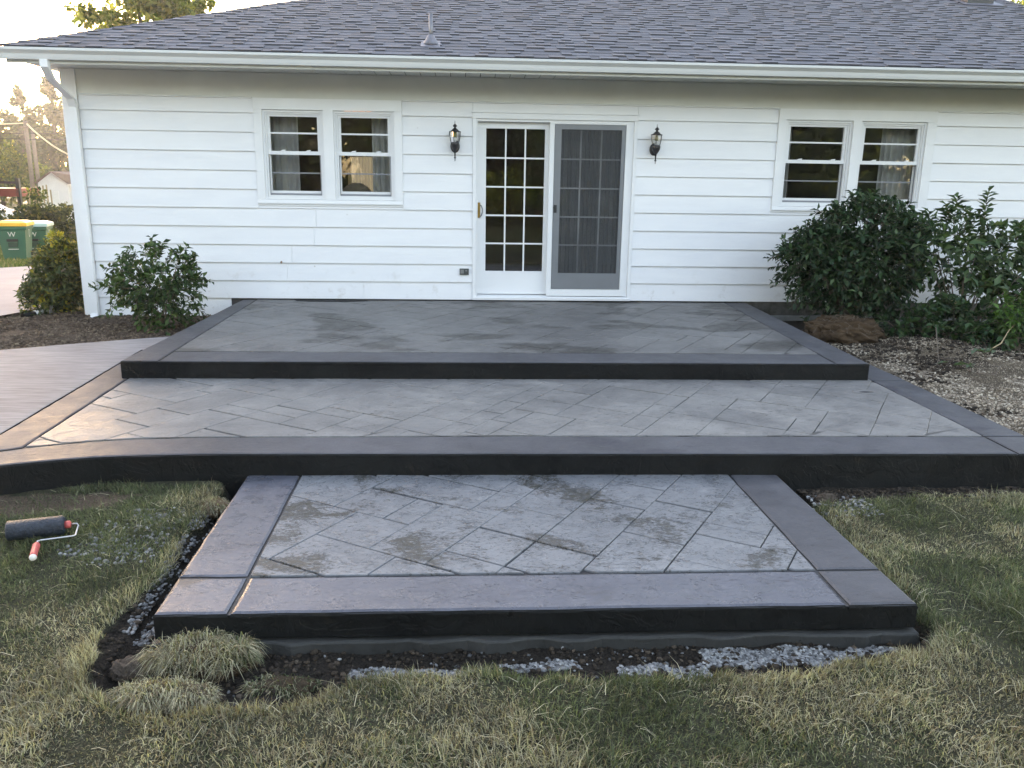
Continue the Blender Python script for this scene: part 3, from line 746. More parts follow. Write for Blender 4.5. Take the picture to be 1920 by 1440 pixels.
MB().lathe([(.07, 0), (.07, -.02), (.012, -.03), (.012, -.12), (.05, -.13), (.001, -.14)], (-1.62, 2.6, 2.455), 12).build('canopy', BRASS, ch, True)
for k_ in range(4):
    q = k_*math.pi/2+.4; cx_, cy_ = -1.62+.16*math.cos(q), 2.6+.16*math.sin(q)
    MB().lathe([(.02, .05), (.035, .02), (.05, -.03), (.03, -.06), (.001, -.06)], (cx_, cy_, 2.33), 10).build('lamp_shade', BULB, ch, True)
    MB().tube([(-1.62, 2.6, 2.34), (cx_, cy_, 2.40), (cx_, cy_, 2.385)], .006, 6).build('arm', BRASS, ch)

# soffit, gutter, downspout
sxp = -5.30; x = -4.79; k_ = 0
while x < 8.14:
    x2 = min(x+.168, 8.15); mb = MB()
    mb.sweep_x([(-.70, 2.548), (-.004-.0, 2.536), (-.004, 2.541), (-.70, 2.553)], x+.003, x2-.004)
    mb.build('soffit_panel', SOFFIT, H); x = x2
mb = MB(); mb.box(-4.80, 8.15, -.03, .0, 2.546, 2.56); mb.build('soffit_vent_gap', GAP, H)
mb = MB(); mb.sweep_x([(-.006, 2.525), (-.030, 2.527), (-.030, 2.533), (-.008, 2.534)], -4.57, 7.99); mb.build('soffit_channel', SOFFIT, H)
mb = MB(); mb.sweep_x([(-.700, 2.50), (-.716, 2.50), (-.716, 2.655), (-.700, 2.655)], -4.80, 8.16); mb.build('fascia', SOFFIT, H)
gp = [(-.717, 2.532), (-.775, 2.532), (-.785, 2.556), (-.792, 2.585), (-.812, 2.604), (-.828, 2.618), (-.830, 2.640), (-.822, 2.644), (-.818, 2.634), (-.806, 2.610), (-.782, 2.590), (-.770, 2.545), (-.722, 2.545), (-.722, 2.636), (-.717, 2.640)]
G = MB().sweep_x(gp, -4.86, 8.2).build('gutter', GUTTER, H)
MB().sweep_x([(-.717, 2.532), (-.775, 2.532), (-.785, 2.556), (-.792, 2.585), (-.812, 2.604), (-.830, 2.618), (-.830, 2.640), (-.717, 2.640)], -4.866, -4.858).build('end_cap', GUTTER, G)
for xs_ in (-1.9, 1.6, 4.9): MB().sweep_x([(a-.0015*(1 if a < -.74 else 0), b-.001) for a, b in gp[:7]]+[(-.80, 2.60), (-.76, 2.55)], xs_, xs_+.012).build('seam', GUTTER, G)
# side eave gutter and soffit along the left side of the house
MB().box(-4.85, -4.70, -.70, YB, 2.555, 2.64).build('side_gutter', GUTTER, H)
MB().box(-4.80, -4.585, .0, YB, 2.54, 2.55).build('side_soffit', SOFFIT, H)
def sqtube(pts, wx_, wy_):
    mb = MB(); n = len(pts); vv = []
    for i, (x, y, z, vert) in enumerate(pts):
        if vert: vv += [(x-wx_, y-wy_, z), (x+wx_, y-wy_, z), (x+wx_, y+wy_, z), (x-wx_, y+wy_, z)]
        else: vv += [(x-wx_, y, z+wy_), (x+wx_, y, z+wy_), (x+wx_, y, z-wy_), (x-wx_, y, z-wy_)]
    ff = [(4*i+k_, 4*i+(k_+1) % 4, 4*i+4+(k_+1) % 4, 4*i+4+k_) for i in range(n-1) for k_ in range(4)]+[(3, 2, 1, 0), tuple(4*(n-1)+k_ for k_ in range(4))]
    mb.add(vv, ff); return mb
DS = sqtube([(-4.40, -.755, 2.535, 1), (-4.40, -.750, 2.46, 1), (-4.425, -.60, 2.36, 1), (-4.452, -.12, 2.20, 1), (-4.456, -.068, 2.12, 1), (-4.456, -.064, -.20, 1), (-4.456, -.09, -.235, 1), (-4.450, -.155, -.262, 1)], .040, .030).build('downspout', TRIM, H)
for z in (2.13, .9): MB().box(-4.502, -4.41, -.099, -.03, z, z+.02).build('strap', TRIM, DS)
MB().box(-4.482, -4.418, -.19, -.186, -.285, -.235).build('outlet_mouth', GAP, DS)

# roof
SL = .375; RY, RZ = -.80, 2.655; YR = 4.35; X0 = -4.80; X1 = 8.16
rz = lambda y: RZ+SL*(y-RY)
mb = MB()
rg = (X0+(YR-RY), YR, rz(YR)); YBk = YR+(YR-RY)
mb.add([(X0, RY, RZ), (X1, RY, RZ), (X1, YR, rz(YR)), rg, (X0, YBk, RZ), (X1, YBk, RZ)], [(0, 1, 2, 3), (0, 3, 4), (3, 2, 5, 4)])
mb.add([(X0, RY, RZ-.02), (X1, RY, RZ-.02), (X1, YBk, RZ-.02), (X0, YBk, RZ-.02)], [(0, 3, 2, 1)])
mb.add([(X1-.01, RY, RZ-.02), (X1-.01, YR, rz(YR)-.01), (X1-.01, YBk, RZ-.02)], [(0, 2, 1)])
mb.c = [(.10, .10, .115)]*len(mb.f)
RF = mb.build('roof', SHINGLE, H)
ex = .137; nrow = int((YR-RY)/(ex*math.cos(math.atan(SL))))+1; dyr = ex*math.cos(math.atan(SL))
nrm = Vector((0, -SL, 1)).normalized(); tv = Vector((0, 1, SL)).normalized()
rest = MB(); cnt = 0; cand = []
for r_ in range(nrow):
    y0 = RY-.02+r_*dyr; y1 = y0+dyr+.03
    xl_ = X0+max(0, (y0-RY))-.0
    x = xl_+random.uniform(-.2, 0)
    raised = random.random() < .5
    while x < X1:
        w_ = random.choice((.10, .13, .16, .19, .22, .28)) if not raised else random.choice((.11, .14, .17, .20))
        a, b = max(x, xl_), min(x+w_, X1)
        if b-a > .02 and y0 < YR:
            t = random.uniform(.86, 1.16)*(1.06 if raised else .90); th = .015 if raised else .005
            base = (.142, .143, .162) if random.random() < .85 else (.152, .144, .155)
            cand.append((a, b, y0, min(y1, YR), th+random.uniform(-.001, .001), tuple(q*t for q in base), xl_))
        x += w_; raised = not raised if random.random() < .85 else raised
def shingle(mb, a, b, y0, y1, th, col, xl_):
    p0 = Vector((0, y0, rz(y0))); p1 = Vector((0, y1, rz(y1))); lift = .004
    q = [p0+nrm*.001, p0+nrm*(th+lift), p1+nrm*.003, p1+nrm*.0]
    d0 = 0.0; d1 = (y1-y0)
    la, lb = a, a+(d1 if a-xl_ < .001 else 0); lb = min(lb, b-.001)
    v = [(la, q[0].y, q[0].z), (b-.0015, q[0].y, q[0].z), (b-.0015, q[3].y, q[3].z), (lb, q[3].y, q[3].z), (la, q[1].y, q[1].z), (b-.0015, q[1].y, q[1].z), (b-.0015, q[2].y, q[2].z), (lb, q[2].y, q[2].z)]
    dk = tuple(c_*.45 for c_ in col)
    mb.add(v, [(4,5,6,7),(1,2,6,5),(3,0,4,7)], 0, col); mb.add([v[0], v[1], v[5], v[4]], [(0,1,2,3)], 0, dk)
cand.sort(key=lambda t: math.dist((t[0], t[2], rz(t[2])), (CX, CY, CZ)))
vis = [t for t in cand if t[1] < 6.9]
big = set(id(t) for t in vis[:298])
for t in cand:
    if id(t) in big: mb = MB(); shingle(mb, *t); mb.build('shingle', SHINGLE, RF)
    else: shingle(rest, *t)
rest.build('shingle_field', SHINGLE, RF, kind='stuff')
# hip cap shingles
for k_ in range(36):
    a = k_*.14; b = a+.16
    if RY+b > YR: break
    pa = Vector((X0+a-.02, RY+a-.02, rz(RY+a)+.012)); pb = Vector((X0+b, RY+b, rz(RY+b)+.004)); s_ = .10
    tt = random.uniform(.85, 1.1); col = (.10*tt, .10*tt, .12*tt)
    n1 = Vector((1, -1, 0)).normalized()
    v = [pa, pa+Vector((s_, -0.0, 0))+Vector((0, 0, -.006)), pb+Vector((s_, 0, -.010)), pb, pb+Vector((0, s_, -.010)), pa+Vector((0, s_, -.006))]
    lo_ = [p-Vector((0, 0, .012)) for p in v]
    mb = MB(); mb.add(v+lo_, [(0,1,2,3),(0,3,4,5),(6,7,1,0),(7,8,2,1),(11,6,0,5)], 0, col); mb.build('hip_cap', SHINGLE, RF)
MB().box(X1-.02, X1+.03, YR-.1, YR+.1, rz(YR)-.02, rz(YR)+.01).build('ridge_cap', SHINGLE, RF)
VP = empty('plumbing_vent', (-.462, -.386, rz(-.386)), 'thin grey plumbing vent pipe with flashing boot, low on the roof above the left window', 'vent pipe')
GALV = M('galvanised_metal', (.20, .20, .22), .45, .15, 20, metal=.5)
LEAD = M('lead_flashing', (.16, .16, .19), .5, .25, 20, .3, 40)
bz = rz(-.386)
fl = [(-.57, -.50), (-.36, -.50), (-.36, -.24), (-.57, -.24)]
MB().add([(x, y, rz(y)+.018) for x, y in fl]+[(x, y, rz(y)+.012) for x, y in fl], [(0,1,2,3),(0,4,5,1),(1,5,6,2),(3,7,4,0)]).build('flashing', LEAD, VP)
MB().lathe([(.085, .0), (.08, .03), (.05, .08), (.032, .11), (.028, .112)], (-.462, -.37, bz), 14).build('boot', LEAD, VP, True)
MB().lathe([(.022, 0), (.022, .33), (.015, .33), (.015, .30)], (-.462, -.37, bz), 12).build('pipe', GALV, VP, True)
BV = empty('roof_vent', (7.5, 3.0, rz(3.0)), 'black box roof vent near the ridge at the upper right of the roof', 'roof vent')
mb = MB(); mb.box(7.32, 7.72, 2.82, 3.2, rz(2.8), rz(2.8)+.24); mb.build('hood', BLACK, BV)
mb = MB(); mb.add([(7.22, 2.70, rz(2.70)+.02), (7.82, 2.70, rz(2.70)+.02), (7.82, 3.3, rz(3.3)+.02), (7.22, 3.3, rz(3.3)+.02)], [(0, 1, 2, 3)]); mb.build('flange', LEAD, BV)
bx('cap', GALV, BV, 7.29, 7.75, 2.79, 3.23, rz(2.8)+.24, rz(2.8)+.26)

# lanterns
def lantern(x, z, label):
    L_ = empty('wall_lantern', (x, -.02, z), label, 'lantern', 'wall lanterns beside the sliding door')
    y = -.125
    MB().lathe([(.002, .445), (.004, .44), (.004, .41), (.003, .408)], (x, y, z), 8).build('finial', GALV, L_, True)
    MB().lathe([(.004, .412), (.022, .393), (.027, .385), (.010, .372), (.012, .366), (.03, .352), (.046, .336), (.068, .328), (.070, .322), (.03, .320)], (x, y, z), 12).build('cap', BLACK, L_, True)
    for k_ in range(6):
        q = math.pi/3*k_+.26
        p0 = (x+.064*math.cos(q), y+.064*math.sin(q), z+.324); p1 = (x+.062*math.cos(q), y+.062*math.sin(q), z+.27); p2 = (x+.047*math.cos(q), y+.047*math.sin(q), z+.205)
        MB().tube([p0, p1, p2], .0035, 5).build('cage_bar', BLACK, L_)
        q2 = q+math.pi/3
        a = [(x+r_*math.cos(t)*.95, y+r_*math.sin(t)*.95, z+h) for r_, h in ((.064, .322), (.062, .27), (.047, .207)) for t in (q, q2)]
        MB().add(a, [(0, 1, 3, 2), (2, 3, 5, 4)]).build('pane', GLASS, L_)
    MB().lathe([(.018, .33), (.018, .262), (.014, .26)], (x, y, z), 10).build('socket', SOCKET, L_, True)
    MB().lathe([(.014, .262), (.020, .245), (.018, .225), (.008, .205)], (x, y, z), 10).build('bulb', CURTAIN, L_, True)
    MB().lathe([(.044, .208), (.050, .20), (.050, .185), (.046, .165), (.036, .140), (.020, .118), (.010, .108), (.008, .05), (.006, .045), (.014, .04), (.014, .033), (.005, .028), (.004, -.0), (.001, -.002)], (x, y, z), 14).build('bowl', BLACK, L_, True)
    mb = MB(); mb.lathe([(.055, 0), (.055, .012), (.04, .022), (.01, .025)], (0, 0, 0), 16)
    mb.v = [(x+a, -.018-c_, z+.165+b*1.3) for a, b, c_ in mb.v]; mb.build('backplate', BLACK, L_, True)
    MB().tube([(x, -.02, z+.15), (x, -.06, z+.125), (x, -.10, z+.13), (x, y, z+.15)], .009, 8).build('arm', BLACK, L_, True)
lantern(-.205, 1.605, 'black carriage lantern on the siding left of the sliding door')
lantern(2.132, 1.61, 'black carriage lantern on the siding right of the screen door')
ot = empty('outlet', (-.097, -.018, .32), 'dark weatherproof double outlet cover on siding at lower left of the door', 'outlet')
bx('plate', OUTLET, ot, -.152, -.042, -.034, -.016, .284, .358)
for xx in (-.142, -.092): bx('lid', OUTLET2 if xx < -.1 else OUTLET, ot, xx, xx+.040, -.044, -.034, .30, .346)
bx('latch', OUTLET2, ot, -.085, -.060, -.050, -.044, .326, .342)
hb = empty('hose_bib', (-2.26, -.02, .42), 'small rusty pipe stub in the white siding below left window', 'pipe stub')
RUST = M('rusty_metal', (.20, .11, .06), .8, .3, 60)
MB().tube([(-2.26, -.004, .42), (-2.26, -.04, .418), (-2.26, -.05, .405)], [.009, .011, .008], 8).build('pipe', RUST, hb, True)

# ------------------------------------------------------------------ foliage builders
def unit(a): return a/np.maximum(np.linalg.norm(a, axis=1, keepdims=True), 1e-9)
def leaves(P, Dr, Nn, L_, W_, fold=.25):
    """leaf = 2 folded quads: base, left, tip, right, mid"""
    n = len(P); Dr = unit(Dr); S = unit(np.cross(Dr, Nn)); Nn = np.cross(S, Dr)
    L_ = np.asarray(L_)[:, None]; W_ = np.asarray(W_)[:, None]
    base = P; tip = P+Dr*L_-Nn*L_*.12; mid = P+Dr*L_*.5
    l = mid+S*W_*.5+Nn*W_*fold; r = mid-S*W_*.5+Nn*W_*fold; mid = mid-Nn*W_*.05
    V = np.stack([base, l, tip, r, mid], 1).reshape(-1, 3)
    b = np.arange(n)*5
    F = np.concatenate([np.stack([b, b+4, b+2, b+1], 1), np.stack([b, b+3, b+2, b+4], 1)])
    return V, F
def colr(n, cols, wts, var=.25, rep=5):
    cols = np.array(cols); i = rng.choice(len(cols), n, p=np.array(wts)/sum(wts)); c_ = cols[i]*(1+rng.uniform(-var, var, (n, 1)))
    return np.repeat(c_, rep, 0)
def shrub(name, base, crown, nst, ntw, leaf, cols, wts, label, cat, droop=.3, per=12, twl=.22, spikes=(), grp=None, low=0, mat=None):
    """crown: list of ellipsoids (cx,cy,cz,rx,ry,rz,weight)"""
    S = empty(name, base, label, cat, grp)
    base = np.array(base, float); st = MB(); P = []; Dd = []; stemn = 0
    wsum = sum(c_[6] for c_ in crown)
    tips = []
    for k_ in range(ntw):
        c_ = random.choices(crown, [c__[6] for c__ in crown])[0]
        v = rng.normal(size=3); v /= np.linalg.norm(v); r_ = rng.uniform(.45, 1)**.6
        q = np.array(c_[:3])+v*np.array(c_[3:6])*r_
        d = v*np.array([1, 1, .8])+np.array([0, 0, .35]); d /= np.linalg.norm(d)
        tips.append((q, d))
    for k_ in range(nst):
        q, d = tips[random.randrange(len(tips))]
        a = base+np.array([random.uniform(-.05, .05), random.uniform(-.05, .05), -.03]); m1 = a*.55+q*.45+np.array([0, 0, -.03])+rng.normal(size=3)*.03; m0 = a+(m1-a)*.45+np.array([0, 0, .05])
        st.tube([a, m0, m1, q], [.014, .011, .007, .003], 6)
    stem = st.build('stem', TWIG, S, True)
    tw = MB()
    for q, d in tips:
        side = np.cross(d, [0, 0, 1]); side /= max(np.linalg.norm(side), 1e-6)
        L0 = twl*random.uniform(.6, 1.2); pts = []
        for j in range(per):
            t = j/(per-1); p = q+d*L0*t+np.array([0, 0, -droop*L0*t*t]); pts.append(p)
            roll = random.uniform(0, 6.28)
            o = np.cross(d, side); s_ = side*math.cos(roll)+o*math.sin(roll)
            P.append(p); Dd.append(s_*.8+d*.6+np.array([0, 0, -.15]))
        tw.tube([pts[0], pts[len(pts)//2], pts[-1]], [.003, .0022, .0015], 3, cap=False)
    tw.build('twig', TWIG, S, kind='stuff')
    for (x, y, z, h) in spikes:      # upright new shoots
        tw2 = MB(); tw2.tube([(x, y, z), (x+.01, y, z+h)], [.004, .002], 4); tw2.build('shoot', TWIG, S)
        for j in range(int(h/.012)):
            t = j*.012; q = j*2.4; P.append(np.array([x+.01*t/h, y, z+t])); Dd.append(np.array([math.cos(q), math.sin(q), .55]))
    P = np.array(P); Dd = np.array(Dd); n = len(P)
    L_ = leaf*rng.uniform(.65, 1.25, n); V, F = leaves(P, Dd+rng.normal(size=(n, 3))*.15, np.tile([0, 0, 1.0], (n, 1))+rng.normal(size=(n, 3))*.35, L_, L_*.46)
    npmesh('foliage', V, F, mat or LEAF, S, vcol=colr(n, cols, wts), kind='stuff')
    return S
DG = [(.024, .050, .018), (.040, .080, .026), (.065, .115, .038), (.10, .15, .05)]
shrub('burning_bush', (-3.42, -.98, -.22), [(-3.36, -1.0, .34, .36, .34, .28, 3), (-3.62, -1.0, .26, .22, .25, .2, 1), (-3.12, -.95, .25, .17, .25, .26, 1), (-3.28, -1.0, -.04, .2, .2, .16, .5)], 16, 250, .082, DG, [2, 3, 2.5, .6],
      'small leafy green shrub in the dirt bed at the left end of the upper tier', 'shrub', .35, 10, .20)
shrub('corner_shrub', (-5.15, .25, -.27), [(-5.0, .35, .22, .24, .35, .32, 3), (-5.08, .2, -.02, .22, .3, .18, 2), (-4.95, .45, .34, .16, .25, .2, 2), (-4.95, .2, .0, .2, .2, .2, 1)], 14, 560, .072,
      [(.03, .05, .02), (.07, .09, .03), (.12, .14, .06), (.22, .19, .05)], [2, 3, 2, 1.2], 'sunlit yellow-topped shrub wrapped round the left corner of the house', 'shrub', .25, 10, .15, [(-5.03, .4, .52, .26)])
CS = bpy.data.objects['corner_shrub']; P_ = []; D_ = []  # extra leaves: yellow is part variegation, part sunlight painted into the colour
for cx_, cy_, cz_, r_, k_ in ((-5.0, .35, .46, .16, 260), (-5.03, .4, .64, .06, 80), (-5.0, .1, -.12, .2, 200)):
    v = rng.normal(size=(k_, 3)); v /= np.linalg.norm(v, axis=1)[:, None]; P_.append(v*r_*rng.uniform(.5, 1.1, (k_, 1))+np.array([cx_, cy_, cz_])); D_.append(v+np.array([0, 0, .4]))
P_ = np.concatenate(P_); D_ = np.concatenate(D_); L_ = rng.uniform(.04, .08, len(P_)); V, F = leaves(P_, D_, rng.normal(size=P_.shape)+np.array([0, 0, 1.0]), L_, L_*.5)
npmesh('sunlit_yellow_foliage', V, F, LEAF, CS, vcol=colr(len(P_), [(.42, .38, .06), (.30, .32, .07), (.48, .36, .05)], [2, 2, 1]), kind='stuff', label='yellow variegated leaves with sunlight painted into their colour')
shrub('dark_shrub', (4.28, -.95, -.10), [(4.35, -.95, .72, .55, .42, .50, 4), (3.95, -.95, .55, .40, .35, .33, 2), (4.6, -.9, .5, .35, .35, .4, 1.5), (4.15, -.95, .22, .34, .3, .2, 1.2), (3.75, -1, .72, .22, .2, .13, .5)], 34, 1150, .082,
      [(.014, .034, .015), (.022, .054, .022), (.040, .082, .034), (.075, .12, .055)], [3, 3, 2, .8], 'large dark green rounded shrub in front of the right double window', 'shrub', .3, 11, .22)
shrub('loose_shrub', (5.45, -1.25, -.2), [(5.3, -1.1, .72, .50, .35, .34, 3), (5.95, -1.1, .55, .50, .35, .38, 3), (5.75, -1.3, .12, .50, .35, .30, 3), (6.4, -1.1, .3, .4, .35, .5, 2), (4.95, -1.05, .78, .24, .25, .18, 1)], 26, 330, .125,
      [(.024, .052, .022), (.045, .088, .036), (.085, .14, .06), (.14, .19, .10)], [2, 3, 2.5, 1], 'taller pale green loose shrub with upright new shoots, right of the dark shrub', 'shrub', .3, 9, .24,
      [(5.28, -1.05, 1.0, .30), (5.62, -1.05, 1.02, .36), (5.02, -1.0, .92, .22), (6.05, -1.0, .8, .25)])
shrub('low_shrub', (4.95, -1.35, -.22), [(4.75, -1.35, -.08, .26, .25, .10, 1.4), (5.1, -1.5, -.02, .35, .25, .17, 2), (5.5, -1.7, -.08, .30, .25, .16, 1.5)], 12, 190, .095,
      [(.018, .045, .02), (.03, .07, .025), (.06, .11, .045)], [2, 3, 2], 'low leafy shrub trailing over the soil under the loose shrub', 'shrub', .35, 9, .2)
shrub('bright_sprig', (5.66, -1.85, -.22), [(5.70, -1.75, .08, .16, .14, .14, 1)], 6, 70, .075, [(.06, .13, .03), (.09, .18, .04)], [1, 1], 'small bright green sprig in front of the shrubs at the right', 'shrub', .2, 9, .16)

# cut branches lying on the soil of the right bed
def fallen(pts, label, leafspots, mat, rad=.007):
    B = empty('fallen_branch', pts[0], label, 'branch', 'cut branches on the right bed')
    MB().tube(pts, [rad*(1-.5*i/len(pts)) for i in range(len(pts))], 6).build('stem', mat, B, True)
    for (x, y, z) in leafspots:
        n = 1; q = random.uniform(0, 6.28)
        V, F = leaves(np.array([[x, y, z]]), np.array([[math.cos(q), math.sin(q), -.1]]), np.array([[.2, .1, 1.0]]), [random.uniform(.07, .11)], [.045])
        npmesh('leaf', V, F, LEAF, B, vcol=np.tile([.10, .15, .09], (5, 1)))
gz = lambda x, y: float(ground_h(x, y))
def gp_(x, y, h): return (x, y, gz(x, y)+h)
fallen([gp_(4.83, -1.75, .14), gp_(4.62, -2.15, .10), gp_(4.42, -2.57, .03), gp_(4.28, -2.8, .02)], 'thin bare grey branch bent over the gravel mound', [gp_(4.83+random.uniform(-.1, .12), -1.78+random.uniform(-.1, .1), .13) for _ in range(5)], TWIG)
fallen([gp_(4.42, -2.57, .03), gp_(4.45, -2.85, .06), gp_(4.42, -3.15, .03), gp_(4.55, -3.25, .03), gp_(4.75, -3.0, .05), gp_(5.1, -2.85, .05)], 'zigzag twig with pale wilted leaves beside the right border', [gp_(4.42+random.uniform(-.1, .1), -2.95+random.uniform(-.12, .12), .06) for _ in range(8)], TWIG, .006)
fallen([gp_(5.08, -2.3, .02), gp_(5.3, -2.15, .10), gp_(5.5, -1.95, .22), gp_(5.62, -1.88, .30)], 'pale split stem slanting up towards the bright sprig', [gp_(4.95+random.uniform(-.16, .16), -2.42+random.uniform(-.1, .1), .05) for _ in range(12)], PALEWOOD)

# root ball at the foot of the dark shrub
def lump(name, c_, rad, mat, par, col, seed, sub=4, amp=.25, freq=5, **kw):
    import bmesh
    bm = bmesh.new(); bmesh.ops.create_icosphere(bm, subdivisions=sub, radius=1)
    V = np.array([v.co[:] for v in bm.verts]); F = np.array([[v.index for v in f.verts] for f in bm.faces]); bm.free()
    n = fbm(V[:, 0]*freq+V[:, 2]*3, V[:, 1]*freq+V[:, 2]*2, 1, seed, 4)-.5
    n2 = fbm(V[:, 0]*freq*4+V[:, 2]*7, V[:, 1]*freq*4-V[:, 2]*7, 1, seed+5, 2)-.5
    n3 = fbm(V[:, 0]*freq*11+V[:, 2]*9, V[:, 1]*freq*11, 1, seed+9, 2)-.5; V = V*(1+amp*.5*n3[:, None]+amp*2*n[:, None]+amp*.6*n2[:, None])*np.array(rad)+np.array(c_)
    cc = np.array(col)*(.7+.9*(n2[:, None]+.5))
    return npmesh(name, V, F, mat, par, vcol=cc, smooth=True, **kw)
rb = empty('root_ball', (4.05, -1.35, -.25), 'brown fibrous root ball and soil at the foot of the dark shrub', 'root ball')
lump('soil', (4.05, -1.35, -.18), (.42, .36, .19), CLOD, rb, (.06, .038, .022), 3, 5, .32, 6)
mb = MB()
for k_ in range(140):
    q = random.uniform(0, 6.28); e = random.uniform(.1, 1.4); p = Vector((4.05+.42*math.cos(q)*math.cos(e), -1.35+.36*math.sin(q)*math.cos(e), -.18+.19*math.sin(e)))
    d = Vector((random.uniform(-1, 1), random.uniform(-1, 1), random.uniform(-.5, .5)))*.06
    mb.tube([p-d, p+Vector((0, 0, .02)), p+d], [.0015, .0025, .001], 3, cap=False)
mb.build('root', TWIG, rb, kind='stuff')

# ------------------------------------------------------------------ pebbles, clods
def ico12():
    t = (1+5**.5)/2; V = np.array([(-1,t,0),(1,t,0),(-1,-t,0),(1,-t,0),(0,-1,t),(0,1,t),(0,-1,-t),(0,1,-t),(t,0,-1),(t,0,1),(-t,0,-1),(-t,0,1)])/1.902
    F = np.array([(0,11,5),(0,5,1),(0,1,7),(0,7,10),(0,10,11),(1,5,9),(5,11,4),(11,10,2),(10,7,6),(7,1,8),(3,9,4),(3,4,2),(3,2,6),(3,6,8),(3,8,9),(4,9,5),(2,4,11),(6,2,10),(8,6,7),(9,8,1)])
    return V, F
IV, IF = ico12()
def scatter(name, X, Y, size, cols, wts, mat, label=None, cat=None, lift=.25, flat=.65, hf=None, var=.3, kind='stuff', parent=None):
    n = len(X); Z = (hf or ground_h)(X, Y)
    S = size[:, None, None]*rng.uniform(.65, 1.3, (n, 1, 3))*np.array([1, 1, flat])
    V = IV[None]*(1+rng.uniform(-.22, .22, (n, 12, 1)))*S
    a = rng.uniform(0, 6.28, n); ca, sa = np.cos(a)[:, None], np.sin(a)[:, None]; b = rng.uniform(-.6, .6, n); cb, sb = np.cos(b)[:, None], np.sin(b)[:, None]
    x, y, z = V[..., 0], V[..., 1], V[..., 2]; y, z = y*cb-z*sb, y*sb+z*cb
    V = np.stack([x*ca-y*sa+X[:, None], x*sa+y*ca+Y[:, None], z+(Z+size*lift)[:, None]], -1).reshape(-1, 3)
    F = (IF[None]+(np.arange(n)*12)[:, None, None]).reshape(-1, 3)
    return npmesh(name, V, F, mat, parent, vcol=colr(n, cols, wts, var, 12), label=label, cat=cat, kind=kind)
def rpts(n, x0, x1, y0, y1, f=None):
    X = rng.uniform(x0, x1, n); Y = rng.uniform(y0, y1, n)
    if f is not None: k_ = f(X, Y); X, Y = X[k_], Y[k_]
    return X, Y
SP = [(.22, .22, .22), (.13, .13, .13), (.30, .30, .29), (.07, .07, .07)]
wv = lambda X, s: fbm(X, X*0, s, 77)-.5
X, Y = rpts(12000, -.55, 1.75, -7.28, -7.0, lambda x, y: (np.abs(y+7.08+.16*wv(x, 3)+(.03*(x < .9)-.05*(x > .9))) < .022+.035*np.clip(x-.6, 0, .5)*2*(x < 1.45)+.02*vnoise(x, y, 8, 2)) & (vnoise(x, y, 5, 9) > .34-.3*(x > .6)))
scatter('gravel', X, Y, rng.uniform(.006, .012, len(X)), SP, [3, 2, 2, 1], PEB, 'pale crushed gravel showing along the front of the lower pad', 'gravel')
X, Y = rpts(1500, -1.55, -1.385, -6.9, -5.7, lambda x, y: (fbm(x, y, 4, 15) > .42))
X2, Y2 = rpts(500, -2.1, -1.6, -6.35, -5.75, lambda x, y: (fbm(x, y, 5, 16) > .5))
scatter('gravel', np.r_[X, X2], np.r_[Y, Y2], rng.uniform(.005, .012, len(X)+len(X2)), SP, [3, 3, 2, 2], PEB, 'grey gravel spilling down the left side of the lower pad', 'gravel')
X, Y = rpts(900, 2.85, 3.7, -5.66, -5.52); X2, Y2 = rpts(260, 1.87, 2.25, -5.9, -5.5)
scatter('gravel', np.r_[X, X2], np.r_[Y, Y2], rng.uniform(.006, .012, len(X)+len(X2)), SP, [3, 2, 2, 1], PEB, 'gravel patch at the foot of the middle tier at far right', 'gravel')
tan_ = [(.34, .28, .21), (.25, .20, .15), (.44, .38, .30), (.15, .12, .09)]
X, Y = rpts(26000, 3.66, 6.4, -5.1, -.6, lambda x, y: (fbm(x, y, 2.0, 40) > np.where(y < -3.0, .46, .60)))
scatter('gravel', X, Y, rng.uniform(.004, .014, len(X)), tan_, [3, 3, 2, 3], PEB, 'tan gravel mixed with soil over the planting bed right of the patio', 'gravel', lift=.15)
X, Y = rpts(1500, -1.66, 2.0, -7.35, -5.5, lambda x, y: inpoly(*wob(x, y), TRENCH) & ~((x > -1.38) & (x < 1.87) & (y > -6.98)) & (fbm(x, y, 3, 95) > .48))
scatter('gravel', X, Y, rng.uniform(.003, .010, len(X)), SP, [2, 3, 1, 3], PEB, 'stray gravel bits mixed into the damp soil of the trench', 'gravel')
DK = [(.03, .024, .019), (.05, .038, .028), (.085, .065, .048)]
X, Y = rpts(9000, -1.7, 2.1, -7.32, -5.6, lambda x, y: inpoly(*wob(x, y), TRENCH) & ~((x > -1.38) & (x < 1.87) & (y > -6.97)))
X2, Y2 = rpts(3500, 1.87, 5, -5.66, -5.39)
scatter('soil_crumbs', np.r_[X, X2], np.r_[Y, Y2], rng.uniform(.004, .016, len(X)+len(X2))**1, DK, [3, 2, 1], CLOD, 'dark damp soil crumbs in the trench around the lower pad', 'soil')
X, Y = rpts(9000, -5.7, -2.72, -2.3, .1, lambda x, y: inpoly(x, y, BEDL))
scatter('soil_crumbs', X, Y, rng.uniform(.004, .02, len(X)), [(.085, .06, .045), (.12, .088, .064), (.18, .14, .10)], [3, 3, 1], CLOD, 'loose brown soil of the bed by the left corner of the house', 'soil')
X, Y = rpts(42000, 3.64, 6.3, -5.1, -1.2)
scatter('gravel', X, Y, rng.uniform(.0022, .006, len(X)), tan_+[(.08, .06, .045)], [3, 3, 1.5, 3, 3], PEB, 'fine grit and chips spread over the right planting bed', 'gravel', lift=.3)
X, Y = rpts(9000, 3.66, 7, -4.9, -.05, lambda x, y: (y > -2.6) | (fbm(x, y, 3, 91) > .58))
